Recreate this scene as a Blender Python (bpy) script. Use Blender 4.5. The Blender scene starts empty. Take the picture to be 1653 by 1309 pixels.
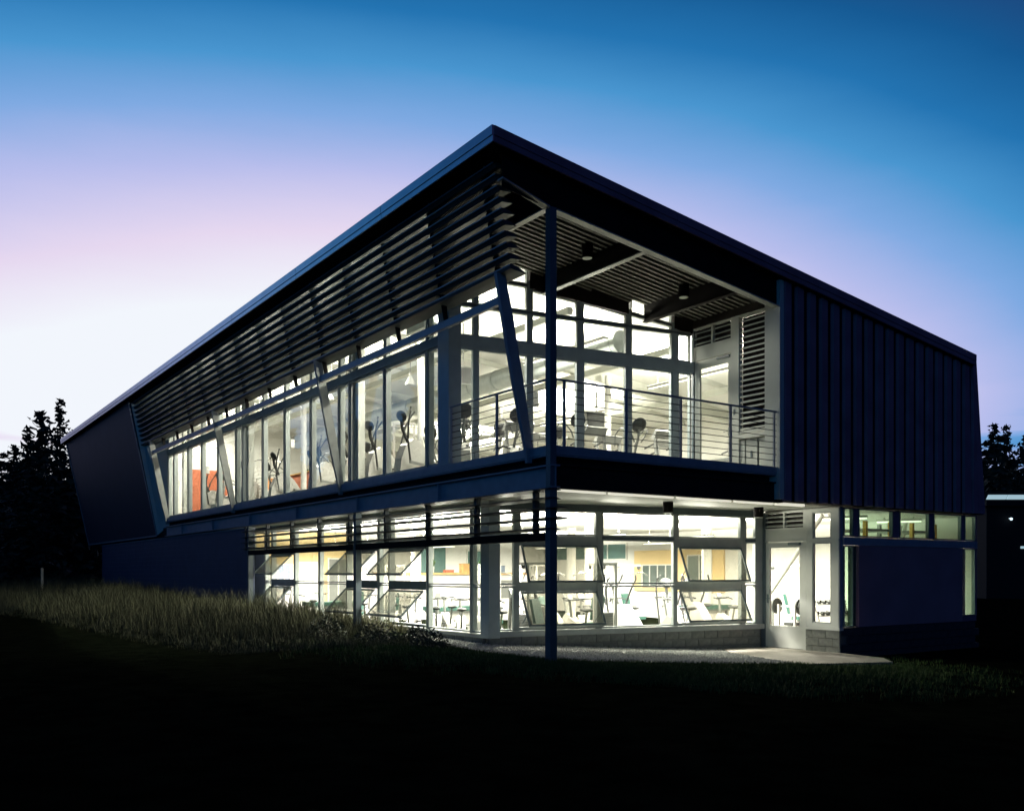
import bpy, bmesh, math, random
import numpy as np
from mathutils import Vector, Matrix
random.seed(7)
C = bpy.context.scene.collection
sc = bpy.context.scene

# ------------------------------------------------------------------ camera
cd = bpy.data.cameras.new('camera'); cam = bpy.data.objects.new('camera', cd); C.objects.link(cam)
cam.location = (-10.40, -13.84, 1.60)
cam.rotation_euler = (math.radians(90), 0, -math.atan2(.566, .824))
cd.sensor_fit = 'HORIZONTAL'; cd.sensor_width = 36
cd.lens = 1493 / 1653 * 36
cd.shift_x = 0.0003; cd.shift_y = (925 - 654.5) / 1653
cd.clip_start = .05; cd.clip_end = 2000
sc.camera = cam

# ------------------------------------------------------------------ dusk sky (sun already below the horizon)
W = bpy.data.worlds.new('World'); sc.world = W; W.use_nodes = True
wt = W.node_tree; wt.nodes.clear()
def wn(t, **k):
    n = wt.nodes.new(t)
    for a, b in k.items(): setattr(n, a, b)
    return n
def srgb(r, g, b):
    f = lambda c: c / 12.92 if c <= .04045 else ((c + .055) / 1.055) ** 2.4
    return (f(r / 255), f(g / 255), f(b / 255), 1)
tc = wn('ShaderNodeTexCoord')
nrm = wn('ShaderNodeVectorMath', operation='NORMALIZE'); wt.links.new(tc.outputs['Generated'], nrm.inputs[0])
def dot(vec):
    n = wn('ShaderNodeVectorMath', operation='DOT_PRODUCT'); wt.links.new(nrm.outputs[0], n.inputs[0]); n.inputs[1].default_value = vec
    return n.outputs['Value']
def mth(op, a, b):
    n = wn('ShaderNodeMath', operation=op)
    for i, x in enumerate((a, b)):
        if isinstance(x, (int, float)): n.inputs[i].default_value = x
        else: wt.links.new(x, n.inputs[i])
    return n.outputs[0]
zz = dot((0, 0, 1)); ll = dot((.8243, -.5662, 0)); ff = dot((.5662, .8243, 0))
L = mth('MULTIPLY', mth('MULTIPLY', zz, zz), 25.5)
L = mth('ADD', L, mth('MULTIPLY', ll, 2.5))
lp = mth('MAXIMUM', ll, 0.0); ln = mth('MINIMUM', ll, 0.0)
L = mth('ADD', L, mth('MULTIPLY', mth('MULTIPLY', lp, lp), 9.0))
L = mth('ADD', L, mth('MULTIPLY', mth('MULTIPLY', ln, ln), 7.0))
L = mth('ADD', L, mth('MULTIPLY', mth('SUBTRACT', 1.0, ff), 3.0))
L = mth('ADD', L, -1.95)
# thin cloud bars low over the trees
cm = wn('ShaderNodeMapping'); wt.links.new(nrm.outputs[0], cm.inputs[0]); cm.inputs['Scale'].default_value = (2.2, 2.2, 26)
cn = wn('ShaderNodeTexNoise'); wt.links.new(cm.outputs[0], cn.inputs['Vector']); cn.inputs['Scale'].default_value = 1.6; cn.inputs['Detail'].default_value = 4
cl = wn('ShaderNodeMapRange'); wt.links.new(cn.outputs['Fac'], cl.inputs[0]); cl.inputs[1].default_value = .5; cl.inputs[2].default_value = .68; cl.inputs[3].default_value = 0; cl.inputs[4].default_value = 1
lowm = wn('ShaderNodeMapRange'); wt.links.new(zz, lowm.inputs[0]); lowm.inputs[1].default_value = .105; lowm.inputs[2].default_value = .19; lowm.inputs[3].default_value = 1; lowm.inputs[4].default_value = 0
cloud = mth('MULTIPLY', cl.outputs[0], lowm.outputs[0])
L = mth('ADD', L, mth('MULTIPLY', cloud, 1.7))
vm = wn('ShaderNodeMapping'); wt.links.new(nrm.outputs[0], vm.inputs[0]); vm.inputs['Scale'].default_value = (1.6, 1.6, 7); vm.inputs['Rotation'].default_value = (.12, .1, .4)
vn = wn('ShaderNodeTexNoise'); wt.links.new(vm.outputs[0], vn.inputs['Vector']); vn.inputs['Scale'].default_value = 1.3; vn.inputs['Detail'].default_value = 5; vn.inputs['Roughness'].default_value = .6
L = mth('ADD', L, mth('MULTIPLY', mth('SUBTRACT', vn.outputs['Fac'], .5), .6))
haze_low = wn('ShaderNodeMapRange'); wt.links.new(zz, haze_low.inputs[0]); haze_low.inputs[1].default_value = .06; haze_low.inputs[2].default_value = .17; haze_low.inputs[3].default_value = 1.3; haze_low.inputs[4].default_value = 0
L = mth('ADD', L, haze_low.outputs[0])
ramp = wn('ShaderNodeValToRGB'); wt.links.new(mth('DIVIDE', L, 13.0), ramp.inputs[0])
stops = [(0, (242, 246, 253)), (1.0, (230, 216, 240)), (2.1, (184, 190, 236)), (3.1, (128, 170, 226)), (4.1, (74, 150, 208)), (5.2, (36, 116, 178)), (6.4, (22, 90, 148)), (8, (34, 54, 104)), (10, (34, 36, 78)), (13, (24, 24, 56))]
el = ramp.color_ramp.elements
while len(el) < len(stops): el.new(.5)
for e, (p, c) in zip(el, stops): e.position = p / 13; e.color = srgb(*c)
bg = wn('ShaderNodeBackground'); wt.links.new(ramp.outputs[0], bg.inputs[0]); bg.inputs[1].default_value = 1.0
out = wn('ShaderNodeOutputWorld'); wt.links.new(bg.outputs[0], out.inputs[0])
W.cycles.sampling_method = 'MANUAL'; W.cycles.sample_map_resolution = 512

vs = sc.view_settings; vs.view_transform = 'Standard'; vs.look = 'None'; vs.exposure = 0; vs.gamma = 1; vs.use_curve_mapping = False
cy = sc.cycles
cy.use_denoising = True; cy.max_bounces = 8; cy.diffuse_bounces = 4; cy.glossy_bounces = 3; cy.transmission_bounces = 4
cy.transparent_max_bounces = 24; cy.caustics_reflective = False; cy.caustics_refractive = False; cy.sample_clamp_indirect = 4.0
try: cy.denoiser = 'OPENIMAGEDENOISE'
except Exception: pass

# interior lamp strengths (watts per fixture) and colour
UP_W, LOW_W = 1080.0, 1250.0
LAMP = (1.0, .945, .82)

# ------------------------------------------------------------------ materials
def mat(name, col, rough=.6, metal=0, noise=.15, scale=6.0, bump=0.0, bscale=40.0, spec=.5, emit=None, estr=0):
    m = bpy.data.materials.new(name); m.use_nodes = True
    nt = m.node_tree; p = nt.nodes['Principled BSDF']
    p.inputs['Roughness'].default_value = rough; p.inputs['Metallic'].default_value = metal
    p.inputs['Specular IOR Level'].default_value = spec
    t = nt.nodes.new('ShaderNodeTexCoord')
    n = nt.nodes.new('ShaderNodeTexNoise'); n.inputs['Scale'].default_value = scale; n.inputs['Detail'].default_value = 4
    nt.links.new(t.outputs['Object'], n.inputs['Vector'])
    mr = nt.nodes.new('ShaderNodeMapRange'); mr.inputs[1].default_value = .3; mr.inputs[2].default_value = .7
    mr.inputs[3].default_value = 1 - noise; mr.inputs[4].default_value = 1 + noise
    nt.links.new(n.outputs['Fac'], mr.inputs[0])
    mx = nt.nodes.new('ShaderNodeVectorMath'); mx.operation = 'SCALE'; mx.inputs[0].default_value = col[:3]
    nt.links.new(mr.outputs[0], mx.inputs['Scale']); nt.links.new(mx.outputs[0], p.inputs['Base Color'])
    if bump:
        b = nt.nodes.new('ShaderNodeTexNoise'); b.inputs['Scale'].default_value = bscale; b.inputs['Detail'].default_value = 5
        nt.links.new(t.outputs['Object'], b.inputs['Vector'])
        bp = nt.nodes.new('ShaderNodeBump'); bp.inputs['Strength'].default_value = bump; bp.inputs['Distance'].default_value = .02
        nt.links.new(b.outputs['Fac'], bp.inputs['Height']); nt.links.new(bp.outputs[0], p.inputs['Normal'])
    if emit:
        p.inputs['Emission Color'].default_value = (*emit, 1); p.inputs['Emission Strength'].default_value = estr
    return m
M = {}
M['steel'] = mat('painted_steel', (.26, .29, .34), .42, 0, .12, 3)
M['frame'] = mat('window_frame_paint', (.30, .33, .32), .45, 0, .08, 4)
M['framemid'] = mat('blue_grey_frame_paint', (.32, .38, .40), .42, 0, .08, 4)
M['slatdark'] = mat('dark_louvre_metal', (.045, .055, .06), .5, 0, .1, 3)
M['framedark'] = mat('dark_frame_paint', (.10, .135, .15), .4, 0, .1, 4)
M['clad'] = mat('dark_metal_cladding', (.24, .14, .20), .5, 0, .22, 1.4, .10, 5)
M['cladpanel'] = mat('smooth_dark_panel', (.05, .045, .07), .55, 0, .12, 1.5, .05, 6)
M['fascia'] = mat('roof_edge_metal', (.58, .60, .64), .33, .85, .08, 2)
M['slat'] = mat('louvre_metal', (.04, .05, .05), .55, 0, .1, 3)
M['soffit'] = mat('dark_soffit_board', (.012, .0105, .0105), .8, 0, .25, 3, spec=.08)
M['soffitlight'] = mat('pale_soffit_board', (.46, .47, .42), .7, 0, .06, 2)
M['wood_slat'] = mat('soffit_wood_slat', (.11, .11, .09), .6, 0, .2, 5)
M['darkwall'] = mat('dark_stained_board', (.022, .018, .017), .75, 0, .25, 4, spec=.12)
M['panel'] = mat('pale_wall_panel', (.52, .54, .50), .55, 0, .05, 2)
M['strut'] = mat('galvanised_strut', (.36, .37, .35), .5, .2, .12, 5)
M['block'] = mat('concrete_block', (.17, .18, .16), .9, 0, .22, 9, .5, 60)
M['mortar'] = mat('mortar', (.11, .11, .10), .95, 0, .15, 20)
M['concrete'] = mat('concrete_pad', (.24, .225, .19), .88, 0, .16, 5, .25, 50)
M['white'] = mat('white_interior_paint', (.78, .77, .73), .7, 0, .04, 1)
M['ceil'] = mat('ceiling_paint', (.74, .74, .70), .8, 0, .05, 1)
M['beam'] = mat('pale_beam_paint', (.62, .63, .57), .6, 0, .06, 2)
M['ochre'] = mat('ochre_wall_paint', (.72, .54, .27), .7, 0, .08, 1)
M['orange'] = mat('red_orange_wall_paint', (.36, .10, .045), .7, 0, .1, 1)
M['floor'] = mat('grey_rubber_floor', (.40, .39, .36), .6, 0, .12, 12)
M['carpet'] = mat('grey_carpet', (.34, .33, .30), .9, 0, .15, 30)
M['mach'] = mat('white_machine_enamel', (.46, .45, .42), .35, 0, .05, 3)
M['machgrey'] = mat('grey_machine_plastic', (.17, .175, .165), .45, 0, .1, 5)
M['black'] = mat('black_rubber', (.02, .022, .022), .6, 0, .2, 8)
M['darkgreen'] = mat('dark_green_vinyl', (.02, .075, .06), .4, 0, .15, 6)
M['orangevinyl'] = mat('orange_upholstery', (.62, .27, .08), .5, 0, .1, 6)
M['yellow'] = mat('yellow_rack_paint', (.70, .42, .07), .45, 0, .15, 12)
M['wood'] = mat('warm_wood', (.55, .32, .11), .5, 0, .2, 7)
M['greenboard'] = mat('green_cabinet_paint', (.05, .11, .10), .6, 0, .12, 3)
M['bluepaper'] = mat('blue_print', (.20, .25, .33), .6, 0, .3, 9)
M['greyglass'] = mat('dark_interior_glazing', (.10, .13, .12), .15, 0, .2, 3)
M['leaf'] = mat('plant_leaf', (.06, .14, .04), .55, 0, .35, 14)
M['duct'] = mat('galvanised_duct', (.30, .33, .32), .4, .3, .12, 6)
M['chrome'] = mat('bright_bar_steel', (.55, .55, .53), .25, .9, .05, 8)
M['lampdiff'] = mat('lit_lamp_diffuser', (.9, .9, .85), .5, 0, 0, 1, emit=(1, .97, .82), estr=3.0)
M['strip'] = mat('soffit_edge_glow', (.8, .8, .72), .6, 0, 0, 1, emit=(1, .97, .80), estr=.75)  # glow put into the material for the bright soffit edge
M['lensoff'] = mat('downlight_lens', (.55, .60, .54), .35, 0, .05, 6)
M['purple'] = mat('smooth_purple_panel', (.32, .185, .22), .6, 0, .10, 1.2, .06, 5)
M['needle'] = mat('conifer_needles', (.030, .042, .024), .8, 0, .4, 3)
M['bark'] = mat('conifer_bark', (.05, .04, .03), .9, 0, .3, 8)
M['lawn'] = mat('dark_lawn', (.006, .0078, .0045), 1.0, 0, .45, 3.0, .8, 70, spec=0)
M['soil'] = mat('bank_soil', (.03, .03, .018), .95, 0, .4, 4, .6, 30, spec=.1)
M['drygrass'] = mat('dry_tall_grass', (.078, .082, .046), .8, 0, .45, 2.5, spec=.15)
M['greengrass'] = mat('short_green_grass', (.045, .085, .02), .8, 0, .4, 3, spec=.15)
M['gravel'] = mat('pale_gravel', (.36, .37, .34), .9, 0, .35, 14)
M['gravelbed'] = mat('gravel_bed', (.24, .25, .23), .95, 0, .4, 40, .8, 90)
M['postwhite'] = mat('white_marker_paint', (.7, .6, .4), .6, 0, .2, 9)
M['pavroof'] = mat('pavilion_roof', (.004, .004, .005), .8, 0, .1, 2)
M['skylit'] = mat('lit_translucent_panel', (.6, .7, .7), .5, 0, .05, 2, emit=(.55, .80, .88), estr=.62)
M['lampwhite'] = mat('lit_lamp_globe', (.8, .9, 1), .4, 0, 0, 1, emit=(.7, .9, 1.), estr=1.6)

def block_mat():
    m = mat('blue_painted_block', (.05, .065, .13), .6, 0, .12, 2)
    nt = m.node_tree; p = nt.nodes['Principled BSDF']
    t = nt.nodes.new('ShaderNodeTexCoord'); mp = nt.nodes.new('ShaderNodeMapping')
    mp.inputs['Rotation'].default_value = (0, math.radians(90), math.radians(90))
    sx = nt.nodes.new('ShaderNodeSeparateXYZ'); cb = nt.nodes.new('ShaderNodeCombineXYZ')
    nt.links.new(t.outputs['Object'], sx.inputs[0]); nt.links.new(sx.outputs['Y'], cb.inputs[0]); nt.links.new(sx.outputs['Z'], cb.inputs[1])
    b = nt.nodes.new('ShaderNodeTexBrick'); b.inputs['Scale'].default_value = 1; b.inputs['Brick Width'].default_value = .4; b.inputs['Row Height'].default_value = .2
    b.inputs['Mortar Size'].default_value = .012; b.inputs['Color1'].default_value = (1, 1, 1, 1); b.inputs['Color2'].default_value = (.9, .9, .9, 1); b.inputs['Mortar'].default_value = (0, 0, 0, 1)
    nt.links.new(cb.outputs[0], b.inputs['Vector'])
    bp = nt.nodes.new('ShaderNodeBump'); bp.inputs['Strength'].default_value = .6; bp.inputs['Distance'].default_value = .012
    nt.links.new(b.outputs['Color'], bp.inputs['Height']); nt.links.new(bp.outputs[0], p.inputs['Normal'])
    return m
M['blueblock'] = block_mat()
M['shadedblock'] = mat('shaded_concrete_block', (.035, .034, .04), .8, 0, .2, 9, .4, 60)  # block colour darkened to paint in the shade on the right wall base

def glass_mat(name='window_glass', tint=(.93, .95, .93), base=.035, haze=0):
    m = bpy.data.materials.new(name); m.use_nodes = True; nt = m.node_tree; nt.nodes.clear()
    o = nt.nodes.new('ShaderNodeOutputMaterial'); mx = nt.nodes.new('ShaderNodeMixShader')
    tr = nt.nodes.new('ShaderNodeBsdfTransparent'); tr.inputs[0].default_value = (*tint, 1)
    gl = nt.nodes.new('ShaderNodeBsdfGlossy'); gl.inputs['Roughness'].default_value = 0.01; gl.inputs[0].default_value = (1, 1, 1, 1)
    lw = nt.nodes.new('ShaderNodeLayerWeight'); lw.inputs[0].default_value = .5
    pw = nt.nodes.new('ShaderNodeMath'); pw.operation = 'POWER'; pw.inputs[1].default_value = 5
    ma = nt.nodes.new('ShaderNodeMath'); ma.operation = 'MULTIPLY_ADD'; ma.inputs[1].default_value = 1 - base; ma.inputs[2].default_value = base
    nt.links.new(lw.outputs['Facing'], pw.inputs[0]); nt.links.new(pw.outputs[0], ma.inputs[0]); nt.links.new(ma.outputs[0], mx.inputs[0])
    last = tr
    if haze:
        df = nt.nodes.new('ShaderNodeBsdfDiffuse'); df.inputs[0].default_value = (.42, .44, .38, 1)
        m2 = nt.nodes.new('ShaderNodeMixShader'); m2.inputs[0].default_value = haze
        nt.links.new(tr.outputs[0], m2.inputs[1]); nt.links.new(df.outputs[0], m2.inputs[2]); last = m2
    nt.links.new(last.outputs[0], mx.inputs[1]); nt.links.new(gl.outputs[0], mx.inputs[2]); nt.links.new(mx.outputs[0], o.inputs[0])
    return m
M['glass'] = glass_mat()
M['dimglass'] = glass_mat('dimming_glass', (.58, .70, .60), .05)  # tint darkens the right wall panes to paint a dimmer room behind
M['sashglass'] = glass_mat('tinted_sash_glass', (.84, .84, .78), .06, .20)

# ------------------------------------------------------------------ mesh builder
class MB:
    def __init__(s): s.v = []; s.f = []
    def add(s, vs, fs):
        o = len(s.v); s.v += [tuple(x) for x in vs]; s.f += [tuple(i + o for i in f) for f in fs]; return s
    def hexa(s, p): return s.add(p, [(0, 3, 2, 1), (4, 5, 6, 7), (0, 1, 5, 4), (1, 2, 6, 5), (2, 3, 7, 6), (3, 0, 4, 7)])
    def box(s, x0, x1, y0, y1, z0, z1):
        return s.hexa([(x0, y0, z0), (x1, y0, z0), (x1, y1, z0), (x0, y1, z0), (x0, y0, z1), (x1, y0, z1), (x1, y1, z1), (x0, y1, z1)])
    def bar(s, a, b, w, h, upv=(0, 0, 1)):
        a = Vector(a); b = Vector(b); d = (b - a).normalized(); u = Vector(upv)
        sd = d.cross(u)
        if sd.length < 1e-4: sd = d.cross(Vector((1, 0, 0)))
        sd.normalize(); u = sd.cross(d).normalized(); sd *= w / 2; u *= h / 2
        return s.hexa([a - sd - u, a + sd - u, a + sd + u, a - sd + u, b - sd - u, b + sd - u, b + sd + u, b - sd + u])
    def tube(s, pts, r, n=8, r1=None):
        pts = [Vector(p) for p in pts]; k = len(pts); rings = []
        for i, p in enumerate(pts):
            d = (pts[min(i + 1, k - 1)] - pts[max(i - 1, 0)]).normalized()
            a = d.cross(Vector((0, 0, 1)) if abs(d.z) < .9 else Vector((1, 0, 0))).normalized(); b = d.cross(a)
            rr = r if r1 is None else r + (r1 - r) * i / (k - 1)
            rings.append([p + a * (rr * math.cos(2 * math.pi * j / n)) + b * (rr * math.sin(2 * math.pi * j / n)) for j in range(n)])
        vs = [q for R in rings for q in R]; fs = []
        for i in range(k - 1):
            for j in range(n): fs.append((i * n + j, i * n + (j + 1) % n, (i + 1) * n + (j + 1) % n, (i + 1) * n + j))
        fs.append(tuple(range(n))[::-1]); fs.append(tuple((k - 1) * n + j for j in range(n)))
        return s.add(vs, fs)
    def ell(s, c, rx, ry, rz, n=12, m=8, R=None):
        vs = []; fs = []
        for i in range(m + 1):
            t = math.pi * i / m
            for j in range(n):
                a = 2 * math.pi * j / n; q = Vector((rx * math.sin(t) * math.cos(a), ry * math.sin(t) * math.sin(a), rz * math.cos(t)))
                if R: q = R @ q
                vs.append(Vector(c) + q)
        for i in range(m):
            for j in range(n): fs.append((i * n + j, (i + 1) * n + j, (i + 1) * n + (j + 1) % n, i * n + (j + 1) % n))
        return s.add(vs, fs)
    def prism(s, poly, ax, h0, h1):
        # poly: list of 2d points; ax 'x','y','z' extrusion axis
        def P(a, b, h): return {'x': (h, a, b), 'y': (a, h, b), 'z': (a, b, h)}[ax]
        n = len(poly); vs = [P(a, b, h0) for a, b in poly] + [P(a, b, h1) for a, b in poly]
        fs = [tuple(range(n))[::-1], tuple(range(n, 2 * n))] + [(i, (i + 1) % n, n + (i + 1) % n, n + i) for i in range(n)]
        return s.add(vs, fs)
    def disc(s, c, axis, r, h, n=16):
        a = Vector(c); ax = Vector(axis).normalized()
        return s.tube([a - ax * h / 2, a + ax * h / 2], r, n)
    def mesh(s, name, m=None, smooth=False):
        me = bpy.data.meshes.new(name); me.from_pydata(s.v, [], s.f)
        bm = bmesh.new(); bm.from_mesh(me); bmesh.ops.recalc_face_normals(bm, faces=bm.faces); bm.to_mesh(me); bm.free()
        if m: me.materials.append(M[m])
        if smooth:
            for p in me.polygons: p.use_smooth = True
            try: me.set_sharp_from_angle(angle=math.radians(40))
            except Exception: pass
        me.update(); return me
    def build(s, name, m, parent=None, smooth=False, label=None):
        o = bpy.data.objects.new(name, s.mesh(name, m, smooth)); C.objects.link(o)
        if parent: o.parent = parent
        if label: o['label'] = label
        return o
def thing(name, label, cat, loc=(0, 0, 0), rz=0, group=None):
    o = bpy.data.objects.new(name, None); o.empty_display_size = .2; C.objects.link(o); o.location = loc; o.rotation_euler = (0, 0, rz)
    o['label'] = label; o['category'] = cat
    if group: o['group'] = group
    return o
def tag(o, label, cat, group=None):
    o['label'] = label; o['category'] = cat
    if group: o['group'] = group
    return o
def structure(o): o['kind'] = 'structure'; return o
def copy_tree(o, parent=None):
    c = o.copy(); C.objects.link(c)
    if parent: c.parent = parent
    for ch in list(o.children): copy_tree(ch, c)
    return c
def linked(name, me, parent, mtx=None):
    o = bpy.data.objects.new(name, me); C.objects.link(o); o.parent = parent
    if mtx is not None: o.matrix_local = mtx
    return o

# planes: u along, o outward (towards the outside), z up
class Plane:
    def __init__(s, org, u, o, up=(0, 0, 1)):
        s.org = Vector(org); s.u = Vector(u).normalized(); s.o = Vector(o).normalized(); s.up = Vector(up)
    def p(s, u, z, o=0): return s.org + s.u * u + s.up * z + s.o * o
    def quad(s, mb, pts, o0, o1):   # pts 4 (u,z)
        return mb.hexa([s.p(*q, o0) for q in pts] + [s.p(*q, o1) for q in pts])
    def box(s, mb, u0, u1, z0, z1, o0, o1): return s.quad(mb, [(u0, z0), (u1, z0), (u1, z1), (u0, z1)], o0, o1)

fitness = thing('fitness_building', 'two storey dark metal clad gym building with glowing glass corner and wide roof overhang', 'building')
B = fitness
Gd = Vector((1, -.158, 0)).normalized(); Gn = Vector((-.158, -1, 0)).normalized()
PG = Plane((0, 4.0, 0), Gd, Gn)                 # skewed glass wall facing right side, both storeys
PA = Plane((.08, 0, 0), (0, 1, 0), (-1, 0, 0))  # upper left window wall
PL = Plane((1.12, 0, 0), (0, 1, 0), (-1, 0, 0)) # lower left window wall
PW = Plane((6.75, 0, 0), (0, 1, 0), (-1, 0, 0)) # balcony end wall with door
PD = Plane((8.95, 0, 0), (0, 1, 0), (-1, 0, 0)) # ground floor door wall
PR = Plane((0, .2, 0), (1, 0, 0), (0, -1, 0))   # ground floor right wall
def roofz(x): return 9.29 - .1236 * x           # top of roof

def window(pl, u0, u1, z0, z1, z1b=None, fw=.045, d=.10, o=0.0, fm='frame', gm='glass', name='window', parent=None, label=None):
    """glazed unit: frame (part) and pane (sub-part); z1 / z1b head heights at u0 / u1"""
    if z1b is None: z1b = z1
    mb = MB(); a, b = u0 + fw, u1 - fw
    if b - a < .04: a, b = u0 + .02, u1 - .02
    fr = lambda u: z1 + (z1b - z1) * (u - u0) / (u1 - u0)
    pl.quad(mb, [(u0, z0), (u1, z0), (b, z0 + fw), (a, z0 + fw)], o - d / 2, o + d / 2)
    pl.quad(mb, [(a, fr(a) - fw), (b, fr(b) - fw), (u1, z1b), (u0, z1)], o - d / 2, o + d / 2)
    pl.quad(mb, [(u0, z0), (a, z0 + fw), (a, fr(a) - fw), (u0, z1)], o - d / 2, o + d / 2)
    pl.quad(mb, [(b, z0 + fw), (u1, z0), (u1, z1b), (b, fr(b) - fw)], o - d / 2, o + d / 2)
    w = mb.build(name, fm, parent or B, label=label)
    g = MB(); e = .012
    pl.quad(g, [(a - e, z0 + fw - e), (b + e, z0 + fw - e), (b + e, fr(b) - fw + e), (a - e, fr(a) - fw + e)], o - .006, o + .006)
    g.build('pane', gm, w)
    return w
def awning(pl, u0, u1, zh, d, dz, parent=None, label=None):
    """top hung sash swung outward by d at its foot, foot dz below hinge"""
    Ld = math.hypot(d, dz); dn = (pl.o * d - pl.up * dz) / Ld
    s = Plane(pl.p(0, zh, .06), pl.u, pl.u.cross(dn), dn)
    mb = MB(); f = .04
    s.box(mb, u0, u1, 0, f, -.02, .02); s.box(mb, u0, u1, Ld - f, Ld, -.02, .02)
    s.box(mb, u0, u0 + f, f, Ld - f, -.02, .02); s.box(mb, u1 - f, u1, f, Ld - f, -.02, .02)
    w = mb.build('awning_sash', 'framedark', parent or B, label=label)
    g = MB(); s.box(g, u0 + f - .01, u1 - f + .01, f - .01, Ld - f + .01, -.006, .006); g.build('pane', 'sashglass', w)
    st = MB()
    for u in (u0 + .05, u1 - .05):
        st.bar(pl.p(u, zh - dz * .95, .04), s.p(u, Ld * .62, 0), .018, .012)
    st.build('stay_arm', 'framedark', w)
    return w

# ================================================================== GROUND
def sstep(a, b, x):
    t = max(0, min(1, (x - a) / (b - a))); return t * t * (3 - 2 * t)
def hgt(x, y):
    z = -.042 * max(-3, min(9, x))
    z += (.28 * sstep(3.5, 17, y) + .42 * sstep(15, 46, y)) * sstep(-16, -2, x)
    z += .18 * sstep(5.2, 8.5, y) * math.exp(-((x + 1.8) / 1.8) ** 2)
    z -= .10 * sstep(-2, 1, x) * (1 - sstep(2, 4.5, y))
    z += .05 * math.sin(x * .35 + 1) * math.sin(y * .27) * sstep(3, 9, math.hypot(x - 4, y - 3))
    return z
gx = sorted(set([-420, -260, -160, -100, -70, -50] + [round(-40 + i * 1.0, 2) for i in range(0, 33)] + [round(-8 + i * .4, 2) for i in range(0, 56)] + [15, 17, 20, 25, 32, 45, 60, 85, 120, 180, 280, 420]))
gy = sorted(set([-420, -260, -160, -100, -60, -40, -30] + [round(-24 + i * 1.0, 2) for i in range(0, 20)] + [round(-5 + i * .4, 2) for i in range(0, 28)] + [round(6.5 + i * .8, 2) for i in range(0, 50)] + [48, 52, 58, 66, 80, 100, 140, 200, 300, 420]))
mb = MB(); nx, ny = len(gx), len(gy)
mb.v = [(x, y, hgt(x, y)) for y in gy for x in gx]
mb.f = [(j * nx + i, j * nx + i + 1, (j + 1) * nx + i + 1, (j + 1) * nx + i) for j in range(ny - 1) for i in range(nx - 1)]
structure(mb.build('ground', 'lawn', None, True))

def patch(name, poly, m, lift, step=.35):
    """sheet that follows the terrain, a little above it"""
    xs = [p[0] for p in poly]; ys = [p[1] for p in poly]; mb = MB(); idx = {}
    def inside(x, y):
        c = False; n = len(poly)
        for i in range(n):
            (xa, ya), (xb, yb) = poly[i], poly[(i + 1) % n]
            if (ya > y) != (yb > y) and x < (xb - xa) * (y - ya) / (yb - ya) + xa: c = not c
        return c
    bm = bmesh.new(); vs = [bm.verts.new((x, y, 0)) for x, y in poly]; bm.faces.new(vs)
    for ax, lo, hi in ((0, min(xs), max(xs)), (1, min(ys), max(ys))):
        k = int((hi - lo) / step)
        for i in range(1, k + 1):
            co = [0, 0, 0]; co[ax] = lo + i * step; no = [0, 0, 0]; no[ax] = 1
            bmesh.ops.bisect_plane(bm, geom=bm.verts[:] + bm.edges[:] + bm.faces[:], plane_co=co, plane_no=no)
    for v in bm.verts: v.co.z = hgt(v.co.x, v.co.y) + lift
    me = bpy.data.meshes.new(name); bm.to_mesh(me); bm.free(); me.materials.append(M[m])
    o = bpy.data.objects.new(name, me); C.objects.link(o); structure(o); return o, inside
GRAV = [(1.0, 7.2), (.2, 6.4), (-.1, 4.2), (.0, 2.2), (.35, .9), (1.3, .15), (2.6, -.45), (4.1, -.95), (5.6, -1.1), (6.3, .6), (6.9, 1.9), (8.0, 2.75), (6.0, 3.0), (3.0, 3.5), (1.15, 3.8), (1.15, 7.2)]
grav, in_grav = patch('gravel_bed', GRAV, 'gravelbed', .03)
PAD = [(6.9, 1.85), (5.75, -.5), (6.05, -1.15), (7.9, -1.9), (8.6, -1.2), (8.9, .1), (8.9, 2.5), (7.6, 2.78)]
pm = MB(); pm.prism([(x, y) for x, y in PAD], 'z', -.62, -.335); structure(pm.build('concrete_pad', 'concrete'))

# ================================================================== BUILDING SHELL
# slab between the storeys, floors
s = MB(); s.box(.3, 14.95, .3, 46, 3.32, 3.985); s.build('floor_slab', 'carpet', B)
# balcony deck edge channel: right side and left side
s = MB(); s.box(-.02, 6.6, -.02, .12, 3.83, 4.0); s.box(-.02, 6.6, .0, .3, 3.80, 3.828); s.build('slab_edge_channel', 'steel', B)
s = MB(); s.box(-.02, .10, .123, 27.9, 3.83, 4.0); s.box(0, .3, .123, 27.9, 3.80, 3.828); s.build('slab_edge_channel', 'steel', B)
s = MB(); s.box(.105, .3, .125, 28, 3.832, 3.985); s.box(.3, 6.9, .125, .3, 3.832, 3.985); s.build('deck_edge_fill', 'panel', B)
# deep beams under the deck edge
s = MB(); s.box(-.06, .14, -.1, 27.9, 3.2, 3.225); s.box(-.06, .14, -.1, 27.9, 3.60, 3.63); s.box(.03, .05, -.1, 27.9, 3.225, 3.60)
for yy in (4.2, 8.45, 12.7, 16.9, 21.1, 25.3): s.box(-.055, .03, yy - .06, yy - .045, 3.225, 3.6)
s.build('edge_beam', 'steel', B)
s = MB(); s.box(.15, 6.6, .0, .16, 3.2, 3.225); s.box(.15, 6.6, .0, .16, 3.63, 3.66); s.box(.15, 6.6, .06, .09, 3.225, 3.63); s.build('edge_beam', 'darkwall', B)
s = MB(); s.box(.15, .3, .2, 27.9, 3.3, 3.79); s.box(.3, 8.9, .2, .31, 3.3, 3.79); s.build('edge_closure', 'darkwall', B)
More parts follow.
